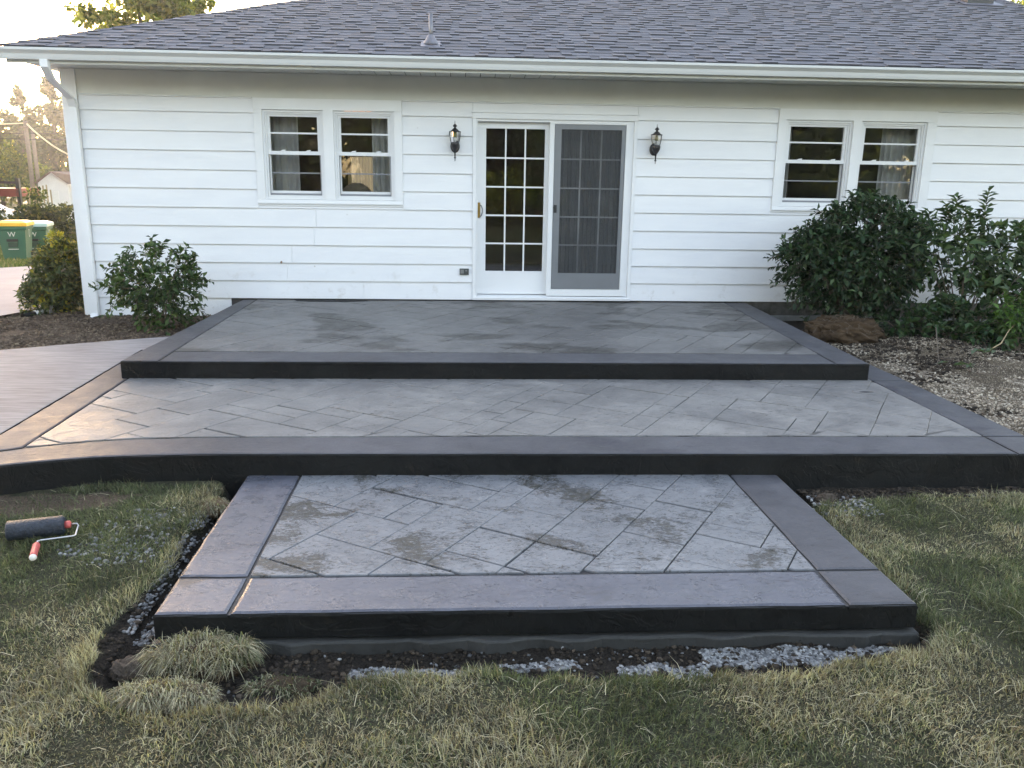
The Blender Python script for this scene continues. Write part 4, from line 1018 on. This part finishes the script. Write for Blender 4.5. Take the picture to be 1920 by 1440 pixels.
scatter('soil_crumbs', X, Y, rng.uniform(.005, .022, len(X)), [(.04, .03, .022), (.07, .05, .035), (.025, .02, .016)], [3, 2, 2], CLOD, 'dark clods of soil under the shrubs of the right bed', 'soil')

# ------------------------------------------------------------------ grass
def blades(name, X, Y, Z, H, Wd, lean, cols, par=None, **kw):
    n = len(X); a = rng.uniform(0, 6.28, n)
    dx, dy = np.cos(a)*lean, np.sin(a)*lean
    # common lie of the turf in patches
    dx += (vnoise(X, Y, 2.5, 50)-.5)*.9; dy += (vnoise(X, Y, 2.5, 51)-.5)*.9
    b = rng.uniform(0, 6.28, n); sx, sy = np.cos(b)*Wd/2, np.sin(b)*Wd/2
    dn = 1/np.sqrt(1+dx*dx+dy*dy)
    B = np.stack([X, Y, Z-.004], 1)
    m_ = B+np.stack([dx*H*.45*dn, dy*H*.45*dn, H*.62*dn], 1)
    T = B+np.stack([dx*H*1.15*dn, dy*H*1.15*dn, H*(.98*dn-.28*(1-dn))], 1)
    s = np.stack([sx, sy, np.zeros(n)], 1)
    V = np.stack([B-s, B+s, m_+s*.8, m_-s*.8, T], 1).reshape(-1, 3)
    k_ = np.arange(n)*5
    return npmesh(name, V, [np.stack([k_, k_+1, k_+2, k_+3], 1), np.stack([k_+3, k_+2, k_+4], 1)], GRASS, par, vcol=np.repeat(cols, 5, 0), **kw)
def grass_cols(X, Y, dry=0.0):
    n = len(X); k_ = fbm(X, Y, 1.6, 60, 3); k2 = fbm(X, Y, 6, 63, 2)
    g1 = np.array([.080, .100, .050]); g2 = np.array([.145, .158, .088]); st = np.array([.37, .34, .235]); br_ = np.array([.20, .155, .10])
    u_ = rng.uniform(0, 1, n); p = np.clip(.50+dry+3.2*(k_-.5)+1.0*(k2-.5), .05, .95); dk_ = .50+1.0*fbm(X, Y, 5, 66, 3)
    c_ = np.where(rng.uniform(0, 1, (n, 1)) < .5, g1, g2)
    sel = u_ < p; c_ = np.where(sel[:, None], np.where((rng.uniform(0, 1, n) < .66)[:, None], st, br_), c_)
    return c_*rng.uniform(.65, 1.35, (n, 1))*dk_[:, None]
def lawn_ok(x, y):
    wx_, wy_ = wob(x, y, .05)
    bad = inpoly(wx_, wy_, TRENCH) | ((x > -1.40) & (x < 1.89) & (y > -7.0)) | (y > -5.40)
    bad |= (x < -2.3) & (y > -5.3-.55*np.clip(-2.3-x, 0, 1.2)-.14)
    bad |= inpoly(wx_, wy_, BARE) & (rng.uniform(0, 1, x.shape) < .85)
    return ~bad
def dens(x, y):
    return lawn_ok(x, y) & (rng.uniform(0, 1, x.shape) < .45+1.0*fbm(x, y, 6, 70)**1.5)
def lawn(n, x0, x1, y0, y1, hh, ww, lean=.9, dry=0, nm='grass', label=None):
    X, Y = rpts(n, x0, x1, y0, y1, dens)
    tuft = .35+1.9*fbm(X, Y, 4.5, 71)**1.5
    H_ = rng.uniform(hh[0], hh[1], len(X))*tuft
    return X, Y, ground_h(X, Y), H_, rng.uniform(*ww, len(X)), rng.uniform(.15, lean*2.5, len(X)), grass_cols(X, Y, dry)
parts = [lawn(400000, -3.3, 4.1, -8.2, -5.4, (.016, .044), (.0020, .0042)), lawn(60000, -3.3, 4.1, -8.2, -5.4, (.03, .062), (.0018, .0034), .8), lawn(60000, -5.5, 6.5, -10, -5.2, (.022, .05), (.003, .006))]
A = [np.concatenate([p[i] for p in parts]) for i in range(7)]
blades('grass', *A[:6], A[6], kind='stuff', label='patchy lawn of green blades and dry straw in the foreground', cat='grass')
# long pale straw blades lying over the turf
X, Y = rpts(1600, -3.2, 3.8, -8.1, -5.5, lawn_ok)
n = len(X); blades('straw', X, Y, ground_h(X, Y)+.02, rng.uniform(.07, .14, n), rng.uniform(.002, .0035, n), rng.uniform(2, 5, n), np.tile([.50, .46, .33], (n, 1))*rng.uniform(.7, 1.2, (n, 1)), kind='stuff', label='long pale straw blades lying across the lawn', cat='straw')
# overhanging fringe at the lip of the trench
fr = []
for i in range(len(TRENCH)-6):
    a, b = np.array(TRENCH[i]), np.array(TRENCH[(i+1)]); k_ = int(np.linalg.norm(b-a)*1900); t = rng.uniform(0, 1, k_)[:, None]
    fr.append(a+(b-a)*t+rng.normal(size=(k_, 2))*.035)
fr = np.concatenate(fr); X, Y = fr[:, 0], fr[:, 1]; k_ = lawn_ok(X, Y); X, Y = X[k_], Y[k_]; n = len(X)
blades('grass_fringe', X, Y, ground_h(X, Y), rng.uniform(.03, .075, n)*(.4+fbm(X, Y, 7, 90)), rng.uniform(.002, .0036, n), rng.uniform(.1, 1.1, n), grass_cols(X, Y, .02), kind='stuff', label='longer grass fringe hanging over the trench edge', cat='grass')
# grass of the far side yard
X, Y = rpts(60000, -20, -8.2, 3, 24, lambda x, y: x < np.interp(y, [0, 4, 8.1, 11, 18, 27], [-11.4, -11.0, -9.7, -9.0, -8.3, -8.1]))
n = len(X); blades('side_yard_grass', X, Y, ground_h(X, Y), rng.uniform(.06, .14, n), rng.uniform(.012, .03, n), rng.uniform(.1, .8, n), np.where(rng.uniform(0, 1, (n, 1)) < .3, [.26, .22, .10], [.11, .15, .04])*rng.uniform(.7, 1.2, (n, 1)), kind='stuff', label='sunlit grass strip across the driveway on the left', cat='grass')

# sod clumps
def sod(c_, rad, label, seed, n, dry, hh=(.04, .11), col=(.05, .035, .022)):
    S = empty('sod_clump', (c_[0], c_[1], c_[2]-rad[2]), label, 'sod clump', 'torn up clumps of sod round the lower pad')
    o = lump('soil', c_, rad, CLOD, S, col, seed, 4, .2, 4)
    q = rng.uniform(0, 6.28, n); e = np.arccos(rng.uniform(.15, 1, n)); x = c_[0]+rad[0]*np.sin(e)*np.cos(q); y = c_[1]+rad[1]*np.sin(e)*np.sin(q); z = c_[2]+rad[2]*np.cos(e)*.95
    dx, dy = np.sin(e)*np.cos(q)*1.6, np.sin(e)*np.sin(q)*1.6-.2
    H_ = rng.uniform(*hh, n)*(.35+1.3*vnoise(x, y, 22, 3)); Wd = rng.uniform(.0024, .005, n); b = rng.uniform(0, 6.28, n)
    dx = dx*.35+.45+(vnoise(x, y, 11, 5)-.5)*3.0+rng.normal(size=n)*.8; dy = dy*.35-.5+(vnoise(x, y, 11, 6)-.5)*3.0+rng.normal(size=n)*.8; dn = 1/np.sqrt(1+dx*dx+dy*dy)
    B = np.stack([x, y, z-.01], 1); m_ = B+np.stack([dx*H_*.5*dn, dy*H_*.5*dn, H_*.6*dn], 1); T = B+np.stack([dx*H_*1.2*dn, dy*H_*1.2*dn, H_*(.75*dn-.45*(1-dn))], 1)
    T[:, 2] -= rng.uniform(-.1, .6, n)*H_; s = np.stack([np.cos(b)*Wd/2, np.sin(b)*Wd/2, np.zeros(n)], 1)
    V = np.stack([B-s, B+s, m_+s*.8, m_-s*.8, T], 1).reshape(-1, 3); k_ = np.arange(n)*5
    npmesh('grass', V, [np.stack([k_, k_+1, k_+2, k_+3], 1), np.stack([k_+3, k_+2, k_+4], 1)], GRASS, S, vcol=np.repeat(grass_cols(x, y, dry), 5, 0), kind='stuff')
sod((-1.13, -7.05, -.475), (.20, .115, .085), 'large shaggy green and gold sod clump at the near left corner of the lower pad', 5, 5200, .12, (.03, .10))
sod((-1.22, -7.30, -.475), (.19, .07, .045), 'low dry straw coloured sod piece on the lawn edge in front of the shaggy clump', 8, 2400, .6, (.03, .07), (.09, .07, .045))
sod((-1.50, -5.66, -.39), (.09, .08, .05), 'brown dry sod clump against the left side of the lower pad', 9, 900, .7, (.02, .05), (.15, .10, .06))
sod((-.80, -7.20, -.51), (.14, .06, .035), 'small dark sod scrap right of the shaggy clump', 14, 700, .1, (.03, .06))
for (x, y, s, lb) in ((-1.42, -7.11, .07, 'brown crumbly soil lump left of the shaggy sod clump'), (-1.33, -7.05, .05, 'smaller grey-brown soil lump beside the pad corner'), (2.05, -5.60, .06, 'rounded brown stone half buried by the right of the lower pad')):
    tag(lump('soil_lump', (x, y, gz(x, y)+s*.4), (s, s*.8, s*.6), CLOD, None, (.075, .058, .045), int(x*10), 4, .38, 5), lb, 'soil lump')

# ------------------------------------------------------------------ paint roller
pr_ = empty('paint_roller', (-2.3, -5.95, -.42), 'paint roller with dark blue fuzzy sleeve and red handle on the grass', 'paint roller')
NAP = M('dark_blue_roller_nap', (.016, .024, .038), .4, .6, 30, 1.0, 90, dirt=((.05, .06, .07), 25, .6))
RED = M('red_plastic', (.55, .10, .09), .5, .25, 60, dirt=((.12, .09, .08), 40, .62))
WHITE = M('white_plastic', (.8, .78, .72), .4, .04)
WIRE = M('roller_wire', (.55, .55, .56), .3, .1, metal=.7)
zc_ = float(ground_h(np.array(-2.4), np.array(-5.95)))
a = Vector(at(13, 996, 2, zc_+.047)); b = Vector(at(122, 984, 2, zc_+.047)); d = (b-a).normalized(); sd_ = Vector((d.y, -d.x, 0))
W3 = lambda u, v, h: b+d*u+sd_*v+Vector((0, 0, h))
MB().tube([a, a+d*.006, b-d*.012, b], [.044, .050, .050, .040], 24).build('sleeve', NAP, pr_, True)
MB().tube([b-d*.002, b+d*.022, b+d*.028], [.020, .020, .013], 12).build('end_cap', RED, pr_, True)
MB().tube([a-d*.002, a+d*.002], [.018, .018], 12).build('core', WHITE, pr_, True)
MB().tube([W3(.02, 0, 0), W3(.055, 0, 0), W3(.062, .008, -.008), W3(.055, .085, -.028), W3(.045, .092, -.028), W3(-.095, .115, -.022), W3(-.108, .122, -.022), W3(-.105, .15, -.022)], .0042, 8).build('wire_frame', WIRE, pr_, True)
MB().tube([W3(-.105, .14, -.022), W3(-.104, .175, -.022)], [.006, .010], 10).build('ferrule', WHITE, pr_, True)
MB().tube([W3(-.104, .165, -.022), W3(-.103, .18, -.021), W3(-.098, .29, -.022), W3(-.096, .315, -.022)], [.014, .0175, .0165, .0175], 14).build('handle', RED, pr_, True)
MB().tube([W3(-.096, .314, -.022), W3(-.0955, .328, -.022)], [.0172, .013], 14).build('handle_tip', WHITE, pr_, True)

# downspout extension by the left corner
de = empty('drain_pipe', (-5.2, -.05, -.27), 'white drain elbow with black open end in the dirt by the corner shrub', 'drain pipe')
MB().tube([(-5.02, .30, -.18), (-5.08, .12, -.20), (-5.16, -.06, -.225)], [.045, .045, .045], 10).build('elbow', TRIM, de, True)
MB().tube([(-5.16, -.06, -.225), (-5.22, -.20, -.24)], [.043, .043], 12, cap=False).build('mouth', GAP, de, True)

# ------------------------------------------------------------------ far side: bins, hedge, car, trailer, shed, poles, trees
def fh(x, y): return float(ground_h(np.array(x), np.array(y)))
BING = M('green_bin_plastic', (.025, .12, .07), .5, .1, 5); BINLY = M('yellow_lid_plastic', (.85, .45, .03), .45, .06); BINLW = M('pale_green_lid_plastic', (.42, .58, .52), .4, .06)
BINP = M('dark_green_panel', (.012, .05, .03), .6, .1); RUBBER = M('black_rubber', (.02, .02, .02), .8, .1); LOGO = M('white_print', (.55, .60, .55), .6, .05)
def bin_(x, y, lidm, label, rot):
    z = fh(x, y); Bn = empty('wheeled_bin', (x, y, z), label, 'bin', 'green wheeled bins across the driveway')
    w0, w1, d0, d1, h = .25, .34, .30, .40, .93
    def ring(w_, d_, z_): return [(x-w_, y-d_, z+z_), (x+w_, y-d_, z+z_), (x+w_, y+d_, z+z_), (x-w_, y+d_, z+z_)]
    rings = [ring(w0, d0, .05), ring(w0+.005, d0+.005, .09), ring(w1-.03, d1-.03, h-.16), ring(w1, d1, h-.13), ring(w1+.01, d1+.01, h)]
    mb = MB()
    for i in range(4): mb.add(rings[i]+rings[i+1], [(k_, (k_+1) % 4, 4+(k_+1) % 4, 4+k_) for k_ in range(4)])
    mb.add(rings[0], [(3, 2, 1, 0)]); mb.build('body', BING, Bn)
    mb = MB(); a_ = ring(w1+.03, d1+.03, h-.05); b_ = ring(w1+.03, d1+.03, h+.03); c_ = ring(w1-.10, d1-.12, h+.075)
    mb.add(a_+b_, [(k_, (k_+1) % 4, 4+(k_+1) % 4, 4+k_) for k_ in range(4)]); mb.add(b_+c_, [(k_, (k_+1) % 4, 4+(k_+1) % 4, 4+k_) for k_ in range(4)]); mb.add(c_, [(0, 1, 2, 3)]); mb.add(a_, [(3, 2, 1, 0)]); mb.build('lid', lidm, Bn)
    MB().box(x-.12, x+.12, y-d1-.012, y-d1+.09, z+.50, z+.56).build('grab_bar', RUBBER, Bn)
    MB().box(x-.10, x+.10, y-d1+.005, y-d1+.10, z+.36, z+.47).build('label_panel', BINP, Bn)
    MB().box(x-.11, x+.11, y-d1+.022, y-d1+.10, z+.30, z+.315).build('printed_bar', LOGO, Bn)
    MB().tube([(x-w1, y+d1+.04, z+h-.03), (x+w1, y+d1+.04, z+h-.03)], .016, 8).build('handle', BING, Bn)
    for s in (-1, 1): MB().tube([(x+s*.28-.03, y+d0+.02, z+.12), (x+s*.28+.03, y+d0+.02, z+.12)], .12, 16).build('wheel', RUBBER, Bn)
    mb = MB(); n = 20
    vv = []
    for r_ in (.075, .052):
        for k_ in range(n): q = 6.2832*k_/n; vv.append((x+w1-.012+.006*0, y-.05+r_*math.cos(q)*.8, z+.70+r_*math.sin(q)*1.5))
    mb.add(vv, [(k_, (k_+1) % n, n+(k_+1) % n, n+k_) for k_ in range(n)]); o = mb.build('oval_emblem', LOGO, Bn)
    cu = bpy.data.curves.new('bin_mark', 'FONT'); cu.body = 'W'; cu.size = .17; cu.extrude = .004; cu.align_x = 'CENTER'; cu.materials.append(LOGO)
    t = bpy.data.objects.new('letter_mark', cu); COL.objects.link(t); me_ = bpy.data.meshes.new_from_object(t); bpy.data.objects.remove(t); t = bpy.data.objects.new('letter_mark', me_); COL.objects.link(t); t.parent = Bn; t.location = (0, -d1+.022, .62); t.rotation_euler = (R(90), 0, 0)
    Bn.rotation_euler = (0, 0, rot); return Bn
bin_(-11.50, 12.1, BINLY, 'green wheeled bin with a yellow lid, nearest the driveway', R(14))
bin_(-11.62, 13.4, BINLW, 'green wheeled bin with a pale lid, behind the yellow-lidded one', R(14))

def treecrown(par, blobs, n, leaf, cols, wts, mat=None, nm='crown'):
    P = []; N_ = []
    W_ = [b[6] for b in blobs]; W_ = np.array(W_)/sum(W_)
    for b, w_ in zip(blobs, W_):
        k_ = int(n*w_); v = rng.normal(size=(k_, 3)); v /= np.linalg.norm(v, axis=1)[:, None]
        # sub clumps
        cl = rng.normal(size=(max(6, k_//60), 3)); cl /= np.linalg.norm(cl, axis=1)[:, None]
        cl *= rng.uniform(.35, 1.05, (len(cl), 1)); idx = rng.integers(0, len(cl), k_)
        q = cl[idx]+v*rng.uniform(.05, .26, (k_, 1))
        P.append(q*np.array(b[3:6])+np.array(b[:3])); N_.append(v)
    P = np.concatenate(P); N_ = np.concatenate(N_); n = len(P)
    L_ = leaf*rng.uniform(.6, 1.3, n); V, F = leaves(P, N_+rng.normal(size=(n, 3))*.7+np.array([0, 0, -.2]), rng.normal(size=(n, 3))+np.array([0, 0, .6]), L_, L_*.6)
    return npmesh(nm, V, F, mat or LEAFT, par, vcol=colr(n, cols, wts, .3), kind='stuff')
def tree(name, x, y, h, blobs, n, leaf, cols, wts, label, cat='tree', grp=None, tr_=.16):
    z = fh(x, y); T = empty(name, (x, y, z), label, cat, grp)
    mb = MB(); mb.tube([(x, y, z-.1), (x+.05, y, z+h*.25), (x-.05, y, z+h*.55), (x, y, z+h*.85)], [tr_, tr_*.8, tr_*.5, tr_*.15], 8)
    for b in blobs: mb.tube([(x, y, z+h*.3), ((x+b[0])/2, (y+b[1])/2, (z+h*.3+b[2])/2+.2), (b[0], b[1], b[2])], [tr_*.5, tr_*.35, tr_*.12], 6)
    mb.build('trunk', BARK, T, True)
    treecrown(T, blobs, n, leaf, cols, wts); return T
YG = [(.06, .09, .02), (.12, .15, .03), (.20, .20, .04)]
FG = [(.03, .05, .018), (.05, .075, .025), (.09, .11, .035)]
# maple behind the house
tree('maple_tree', -8.0, 12.5, 6.5, [(-8.9, 12.5, 5.0, .8, .9, .45, 1), (-7.9, 12.4, 5.2, 1.0, 1, .55, 2), (-7.2, 12.6, 5.3, .8, .9, .5, 1.4), (-8.1, 12.5, 6.3, 1.4, 1.4, .8, 2), (-6.7, 12.2, 5.3, .5, .6, .3, .6)], 5200, .16, YG, [1, 2, 1.6], 'backlit yellow-green maple crown rising behind the left hip of the roof')
tree('roof_side_tree', 15.5, 14, 7, [(15.5, 14, 5.6, 1.4, 1.4, 1.2, 1), (14.3, 14, 5.2, .8, .9, .7, .6)], 2200, .16, YG, [2, 2, 1], 'tree tip showing past the right end of the roof')
# hedge bush behind the bins
S = empty('hedge_bush', (-14.6, 19.0, fh(-14.6, 19)), 'broad dark hedge bush with sunlit top behind the bins', 'bush')
treecrown(S, [(-15.2, 19, -.35, .9, .8, .75, 2), (-14.3, 19, -.2, .9, .8, .85, 3), (-13.4, 19, -.45, .8, .8, .75, 2), (-12.7, 19.2, -.55, .7, .7, .6, 1.3)], 7500, .13, [(.025, .04, .015), (.06, .075, .02), (.14, .13, .035)], [3, 2, 1], LEAFT, 'foliage')
mb = MB(); 
for k_ in range(9): x = -15.4+k_*.35; mb.tube([(x, 19, fh(x, 19)-.1), (x+random.uniform(-.2, .2), 19, -.3)], [.03, .015], 5)
mb.build('stem', TWIG, S)
tree('round_tree', -31.5, 50, 4.2, [(-31.4, 50, .9, 2.1, 2, 2.0, 3), (-29.6, 50, .5, 1.5, 1.6, 1.6, 2), (-33.6, 50, .8, 1.8, 1.8, 1.7, 2)], 6000, .30, YG, [2, 3, 1.5], 'rounded yellow-green tree behind the utility pole')
tops = [(-37.5, 66, 8.2, 1), (-41.5, 68, 10.5, 0), (-46, 70, 11.5, 0), (-34.0, 64, 8.8, 1), (-30.5, 63, 8.4, 0), (-27, 66, 9.0, 1), (-51, 70, 11, 1), (-23, 66, 9, 0)]
lbs = ['thin dark tree left of centre in the distant treeline', 'tall broad tree highest at the far left edge', 'broad tree beyond the left picture edge in the treeline', 'feathery conifer-like tree just left of the corner board', 'dark tree nearest the house corner in the treeline', 'distant tree hidden behind the house corner', 'distant tree well left in the treeline', 'distant tree behind the left part of the house']
for (x, y, h, t_), lb in zip(tops, lbs):
    bl = [(x, y, h*.20, 2.3, 2, h*.28, 2), (x-.9, y, h*.50, 1.7, 1.6, h*.25, 1.6), (x+.9, y, h*.46, 1.6, 1.5, h*.24, 1.6), (x, y, h*.74, 1.0, 1.0, h*.18, 1)] if t_ == 0 else [(x, y, h*.15, 1.9, 2, h*.25, 2), (x, y, h*.42, 1.5, 1.5, h*.2, 1.5), (x+.2, y, h*.68, 1.0, 1.0, h*.16, 1), (x, y, h*.88, .45, .45, h*.1, .5)]
    tree('distant_tree', x, y, h, bl, 4200, .42, FG, [2, 3, 1.5], lb, grp='treeline beyond the road', tr_=.3)
# unseen trees added off-frame at the left to keep the low sun off the lawn
for (x, y, r_, h, lb) in ((-22.5, 24.8, 2.7, 11.0, 'unseen dense evergreen added left of the frame to block the sun'), (-27.9, 22.5, 2.9, 11.5, 'unseen evergreen added to block the sun, farthest left beyond the driveway'), (-24.9, 26.8, 2.4, 12.0, 'tallest added sun-blocking evergreen, between and behind the two others')):
    tree('sun_block_evergreen', x, y, h, [(x, y, 1.2, r_, r_, 2.4, 3), (x, y, 3.8, r_*.95, r_*.95, 2.2, 3), (x, y, 6.6, r_*.85, r_*.85, 2.0, 3), (x, y, 9.2, r_*.5, r_*.5, 1.6, 1.2)], 15000, .95, [(.02, .04, .02), (.03, .05, .02)], [1, 1], lb, grp='evergreens added off-frame to block the sun', tr_=.25)
# trees and garden behind the camera, seen in the panes
for (x, y, r_, h, lb) in ((-9, -30, 3.6, 9, 'yard tree behind the photographer, leftmost, reflected in the panes'), (-2.5, -27, 3.0, 7, 'yard tree behind the photographer, second, reflected in the door'), (3.5, -31, 3.8, 10, 'yard tree behind the photographer, third, reflected in the door'), (11, -28, 3.6, 9, 'yard tree behind the photographer, fourth, reflected in the right window'), (18, -31, 4.0, 11, 'yard tree behind the photographer, rightmost')):
    tree('yard_tree', x, y, h, [(x, y, 1.6, r_, r_, 2.3, 3), (x-1, y, 4.2, r_*.8, r_*.8, 2.4, 2), (x+1, y, h-2.5, r_*.7, r_*.7, 2.2, 1.5)], 9000, .42, [(.02, .04, .012), (.04, .065, .018), (.08, .11, .03)], [3, 2, 1], lb, grp='yard trees behind the photographer', tr_=.25)

# poles and cables
WOODP = M('weathered_pole_wood', (.20, .16, .12), .9, .2, 8); CABLE = M('black_cable', (.02, .02, .02), .6, .1)
def pole(x, y, ztop, r_, label):
    z = fh(x, y); P = empty('utility_pole', (x, y, z), label, 'utility pole', 'utility poles by the road')
    MB().tube([(x, y, z-.3), (x, y, ztop)], [r_, r_*.8], 10).build('post', WOODP, P, True)
    return P
P1 = pole(-23.55, 38, 3.95, .13, 'nearer weathered utility pole with bright cable at its top'); MB().box(-23.75, -23.35, 37.85, 37.92, 3.55, 3.66).build('crossarm', WOODP, P1)
pole(-23.85, 39.3, 3.5, .12, 'thinner utility pole close behind the first one')
def cable(pts, r_, mat, label):
    mb = MB(); mb.tube(pts, r_, 5); tag(mb.build('cable', mat, None, True), label, 'cable', 'cables at the utility poles')
def sag(a, b, s, n=10): return [tuple(np.array(a)*(1-t)+np.array(b)*t+np.array([0, 0, -s*4*t*(1-t)])) for t in np.linspace(0, 1, n)]
PALE = M('pale_insulated_cable', (.75, .62, .38), .5, .1)
cable(sag((-23.5, 38, 3.8), (-19.6, 36, 1.9), .35), .045, PALE, 'bright sunlit service cable dropping right from the nearer pole')
cable(sag((-40, 38, 3.7), (-23.6, 38, 3.82), .25), .035, PALE, 'bright sunlit cable running left from the nearer pole')
cable(sag((-45, 38.3, 3.35), (-5, 38.3, 3.45), .1), .022, CABLE, 'upper thin black cable crossing behind the pole')
cable(sag((-45, 38.3, 3.05), (-5, 38.3, 3.15), .1), .022, CABLE, 'lower thin black cable crossing behind the pole')
tree('leaning_tree', -20.6, 41, 4.8, [(-21.6, 41, 4.9, .5, .5, .5, 1), (-21.0, 41, 5.3, .5, .5, .4, 1)], 500, .2, FG, [1, 1, 1], 'slender leaning bare trunk beside the house corner', tr_=.12)
# shed
SHW = M('shed_white', (.78, .76, .72), .7, .05); SHR = M('shed_brown_roof', (.20, .13, .10), .8, .15, 8); DARKW = M('dark_window', (.05, .05, .06), .2, .1)
sx0, sx1, sy0, sy1, zf = -22.0, -18.6, 36, 39.5, fh(-20.5, 36)
SH = empty('shed', (-20.5, 37.5, zf), 'small white outbuilding with brown gable roof across the road', 'shed')
xa, xb, xm = -22.3, -20.8, -21.55
MB().box(xa, xb, sy0, sy1, zf, .75).build('wall', SHW, SH)
mb = MB(); mb.add([(xa, sy0, .752), (xb, sy0, .752), (xm, sy0, 1.30), (xa, sy0+.1, .752), (xb, sy0+.1, .752), (xm, sy0+.1, 1.30)], [(0, 1, 2), (5, 4, 3)]); mb.build('gable', SHW, SH)
mb = MB(); mb.box(xb, -17.6, sy0+.2, sy1, zf, .62); mb.build('wall', SHW, SH)
mb = MB(); mb.add([(xm, sy0-.2, 1.34), (xb+.1, sy0-.2, .72), (-17.4, sy0+.0, .66), (-17.8, sy0+1.8, 1.34), (xa-.15, sy0-.2, .72), (xa-.15, sy1, .72), (xm, sy1, 1.34)], [(0, 1, 2, 3), (0, 4, 5, 6)]); mb.build('roof', SHR, SH)
MB().box(-21.9, -21.3, sy0-.03, sy0, -.5, .35).build('door', WHITE, SH)
for k_ in range(3): MB().box(-19.9+.22*k_, -19.78+.22*k_, sy0+.17, sy0+.2, -.1, .35).build('window', DARKW, SH)
# trailer and car
TRR = M('red_trailer_paint', (.30, .05, .04), .5, .1); zt = fh(-20, 28)
TL = empty('trailer', (-20.3, 28.5, zt), 'dark red flatbed trailer with a black post by the road', 'trailer')
MB().box(-23.5, -19.2, 27.8, 29.6, .28, .62).build('side_board', TRR, TL)
MB().box(-19.3, -19.15, 27.8, 27.95, -.3, 1.05).build('post', BLACK, TL); MB().box(-23.5, -19.2, 27.85, 27.93, .82, .92).build('rail', BARK, TL)
for xx in (-20.4, -21.6): MB().tube([(xx, 27.75, zt+.36), (xx, 28.0, zt+.36)], .36, 16).build('wheel', RUBBER, TL)
mb = MB()
for k_ in range(7): mb.tube([(-19.0+.16*k_, 28.2, -.1), (-18.95+.15*k_, 28.2, .55+.25*random.random())], .035, 5)
mb.build('upright_stakes', PALEWOOD, TL)
CARW = M('white_car_paint', (.8, .8, .8), .25, .02); zc = fh(-18.7, 24)
CR = empty('parked_car', (-19.2, 24.5, zc), 'white parked car partly out of frame behind the hedge bush', 'car')
prof = [(-2.2, .35), (-2.2, .75), (-1.5, .88), (-.9, 1.28), (.5, 1.33), (1.2, .95), (2.0, .85), (2.15, .6), (2.15, .35)]
mb = MB(); n = len(prof)
mb.add([(-19.6+x, 23.7, zc+z+.05) for x, z in prof]+[(-19.6+x, 25.3, zc+z+.05) for x, z in prof], [(i, (i+1) % n, n+(i+1) % n, n+i) for i in range(n)]+[tuple(reversed(range(n))), tuple(range(n, 2*n))]); mb.build('body', CARW, CR)
mb = MB(); mb.add([(-19.6-1.25, 23.69, zc+.98), (-19.6+.95, 23.69, zc+1.0), (-19.6+.45, 23.69, zc+1.32), (-19.6-.85, 23.69, zc+1.28)], [(0, 1, 2, 3)]); mb.build('side_window', DARKW, CR)
for xx in (-21.0, -18.2):
    for yy in (23.66, 25.14): MB().tube([(xx, yy, zc+.33), (xx, yy+.2, zc+.33)], .33, 16).build('wheel', RUBBER, CR)
tree('sunlit_bush', 1.6, -23.5, 1.8, [(1.2, -23.5, .7, 1.5, 1.2, .9, 2), (3.0, -23.8, .5, 1.0, 1, .7, 1)], 5000, .20, [(.10, .15, .02), (.20, .26, .04), (.30, .32, .06)], [2, 2, 1], 'sunlit yellow-green bush behind the photographer, mirrored in the left door leaf', 'bush', tr_=.08)
WOODS = [(bx_, -46+random.uniform(-3, 3), random.uniform(2, 8.5), 6, 2.5, 3.5, 1) for bx_ in np.linspace(-60, 60, 26)]
wd = treecrown(None, WOODS, 16000, 1.5, [(.02, .035, .012), (.035, .055, .018), (.05, .07, .02)], [2, 2, 1], LEAFT, 'woodland'); tag(wd, 'dense woodland beyond the yard behind the photographer, reflected in the glass', 'woodland')
hz = MB().box(-480, 480, -480, 480, -2.6, 14.5); mh, nh, ph = nodes('haze_air'); nh.nodes.remove(ph)
pv = nh.nodes.new('ShaderNodeVolumePrincipled'); pv.inputs['Color'].default_value = (1, 1, 1, 1); pv.inputs['Density'].default_value = .0009; pv.inputs['Anisotropy'].default_value = .55
nh.links.new(pv.outputs[0], nh.nodes['Material Output'].inputs['Volume'])
hz.build('haze', mh, None, kind='stuff')
print('tris', sum(len(o.data.loops)-2*len(o.data.polygons) for o in bpy.data.objects if o.type == 'MESH'))
